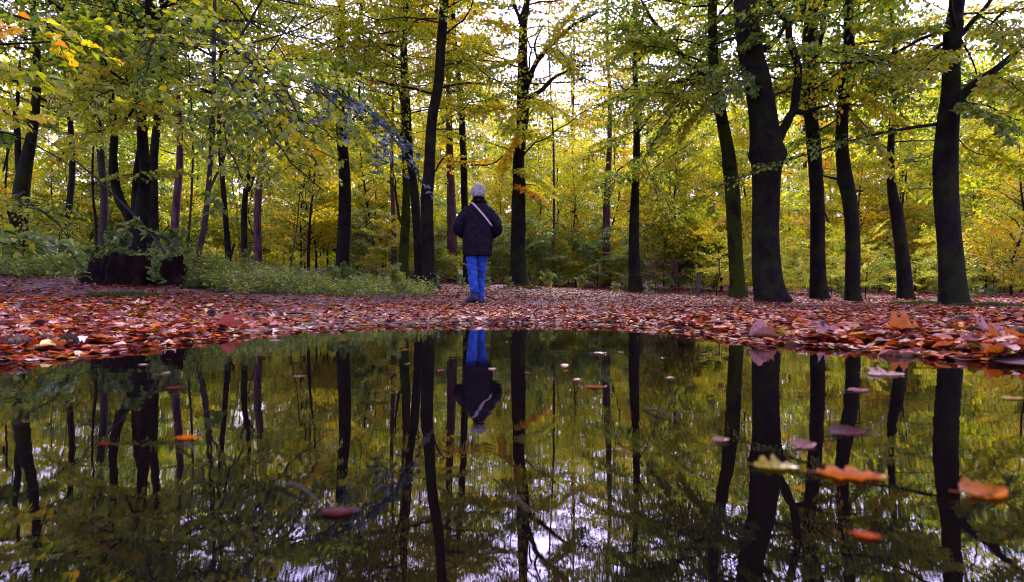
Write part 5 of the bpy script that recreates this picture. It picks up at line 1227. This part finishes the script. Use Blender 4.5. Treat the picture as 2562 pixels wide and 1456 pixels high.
        shaft = capped([[0, -0.035, 0.06], [0, -0.035, 0.12], [0, -0.03, 0.19]], [0.044, 0.048, 0.050], 18)
        # sole
        sb = np.array([-0.09, -0.07, -0.03, 0.03, 0.09, 0.14, 0.18, 0.197]); sr = np.array([0.018, 0.038, 0.042, 0.042, 0.051, 0.049, 0.034, 0.008])
        ring = np.concatenate([np.stack([sr, sb], 1), np.stack([-sr, sb], 1)[::-1]])
        kk = len(ring)
        SV = np.concatenate([np.column_stack([ring * 0.96, np.zeros(kk)]), np.column_stack([ring, np.full(kk, 0.006)]), np.column_stack([ring, np.full(kk, 0.026)]), np.column_stack([ring * 0.7, np.full(kk, 0.028)])])
        SQ = [[q * kk + j, q * kk + (j + 1) % kk, (q + 1) * kk + (j + 1) % kk, (q + 1) * kk + j] for q in range(3) for j in range(kk)]
        SQ += [[j, kk - 1 - j, kk - 2 - j, j + 1] for j in range(kk // 2 - 1)]
        def pose(VV):
            VV = np.array(VV, float); py = 0.12
            y, z = VV[:, 1] - py, VV[:, 2]; c, s_ = math.cos(lift), math.sin(lift)
            VV[:, 1] = py + y * c + z * s_; VV[:, 2] = -y * s_ * 1.0 + z * c
            x, y = VV[:, 0].copy(), VV[:, 1] + 0.035; c, s_ = math.cos(yw), math.sin(yw)
            VV[:, 0] = ank[0] + x * c - y * s_; VV[:, 1] = ank[1] + x * s_ + y * c; VV[:, 2] = np.maximum(VV[:, 2], 0.0); return VV
        b = fused('boot', [(pose(V), Q), (pose(shaft[0]), shaft[1])], M_boot, per, 0.006, 3)
        link('sole', np_mesh('sole', pose(SV), np.array(SQ), [M_sole], smooth=False), b)
    # bag on a strap across the back
    bag = empty('shoulder_bag', (x0, y0, z0 + 0.004)); tag(bag, "pale mauve shoulder strap slung across the walker's dark jacket", 'bag')
    def back(x, z, sgn=-1, off=0.015):
        d_, w_ = torso_depth(z); u = np.clip(abs(x - 0.008) / (w_ + off), 0, 0.999); return sgn * (d_ + off) * (1 - u ** 2.5) ** (1 / 2.5)
    mid = []
    for f in np.linspace(0, 1, 16):
        x = -0.085 + f * 0.275; z = 1.452 - 0.285 * f - 0.035 * f * f
        mid.append([x, back(x, z), z])
    mid.append([0.222, -0.02, 1.10]); mid.append([0.224, 0.05, 1.06])
    front = []
    for f in np.linspace(0, 1, 8):
        x = 0.215 - f * 0.30; z = 1.05 + 0.41 * f; front.append([x, back(x, z, 1, 0.02), z])
    ring = np.array(mid + front + [[-0.092, 0.03, 1.478], [-0.090, -0.03, 1.478]])
    cl = np.vstack([ring, ring[:1]]); Pc = catmull(cl, 4); T = unit(np.gradient(Pc, axis=0))
    nrm = unit(np.stack([Pc[:, 0] * 0.6, Pc[:, 1], 0.4 * np.clip(Pc[:, 2] - 1.38, 0, 1) * 5], 1)); sd = unit(np.cross(T, nrm)); nrm = unit(np.cross(sd, T))
    hw, th = 0.0135, 0.0025
    V = np.stack([Pc + sd * hw, Pc + sd * hw + nrm * th, Pc - sd * hw + nrm * th, Pc - sd * hw], 1).reshape(-1, 3)
    m = len(Pc); i = np.arange(m - 1)[:, None]; j = np.arange(4)[None, :]; j2 = (j + 1) % 4
    Q = np.stack([i * 4 + j, i * 4 + j2, (i + 1) * 4 + j2, (i + 1) * 4 + j], -1).reshape(-1, 4)
    link('strap', np_mesh('strap', V, Q, [M_strap], smooth=False), bag)
    bm = bmesh.new(); bmesh.ops.create_cube(bm, size=1)
    for v in bm.verts: v.co = Vector((0.06 + v.co.x * 0.20, 0.205 + v.co.y * 0.07, 1.06 + v.co.z * 0.16))
    bmesh.ops.bevel(bm, geom=bm.edges[:], offset=0.02, segments=3, affect='EDGES')
    me = bpy.data.meshes.new('pouch'); bm.to_mesh(me); bm.free(); me.materials.append(M_bag); link('pouch', me, bag)
build_walker()
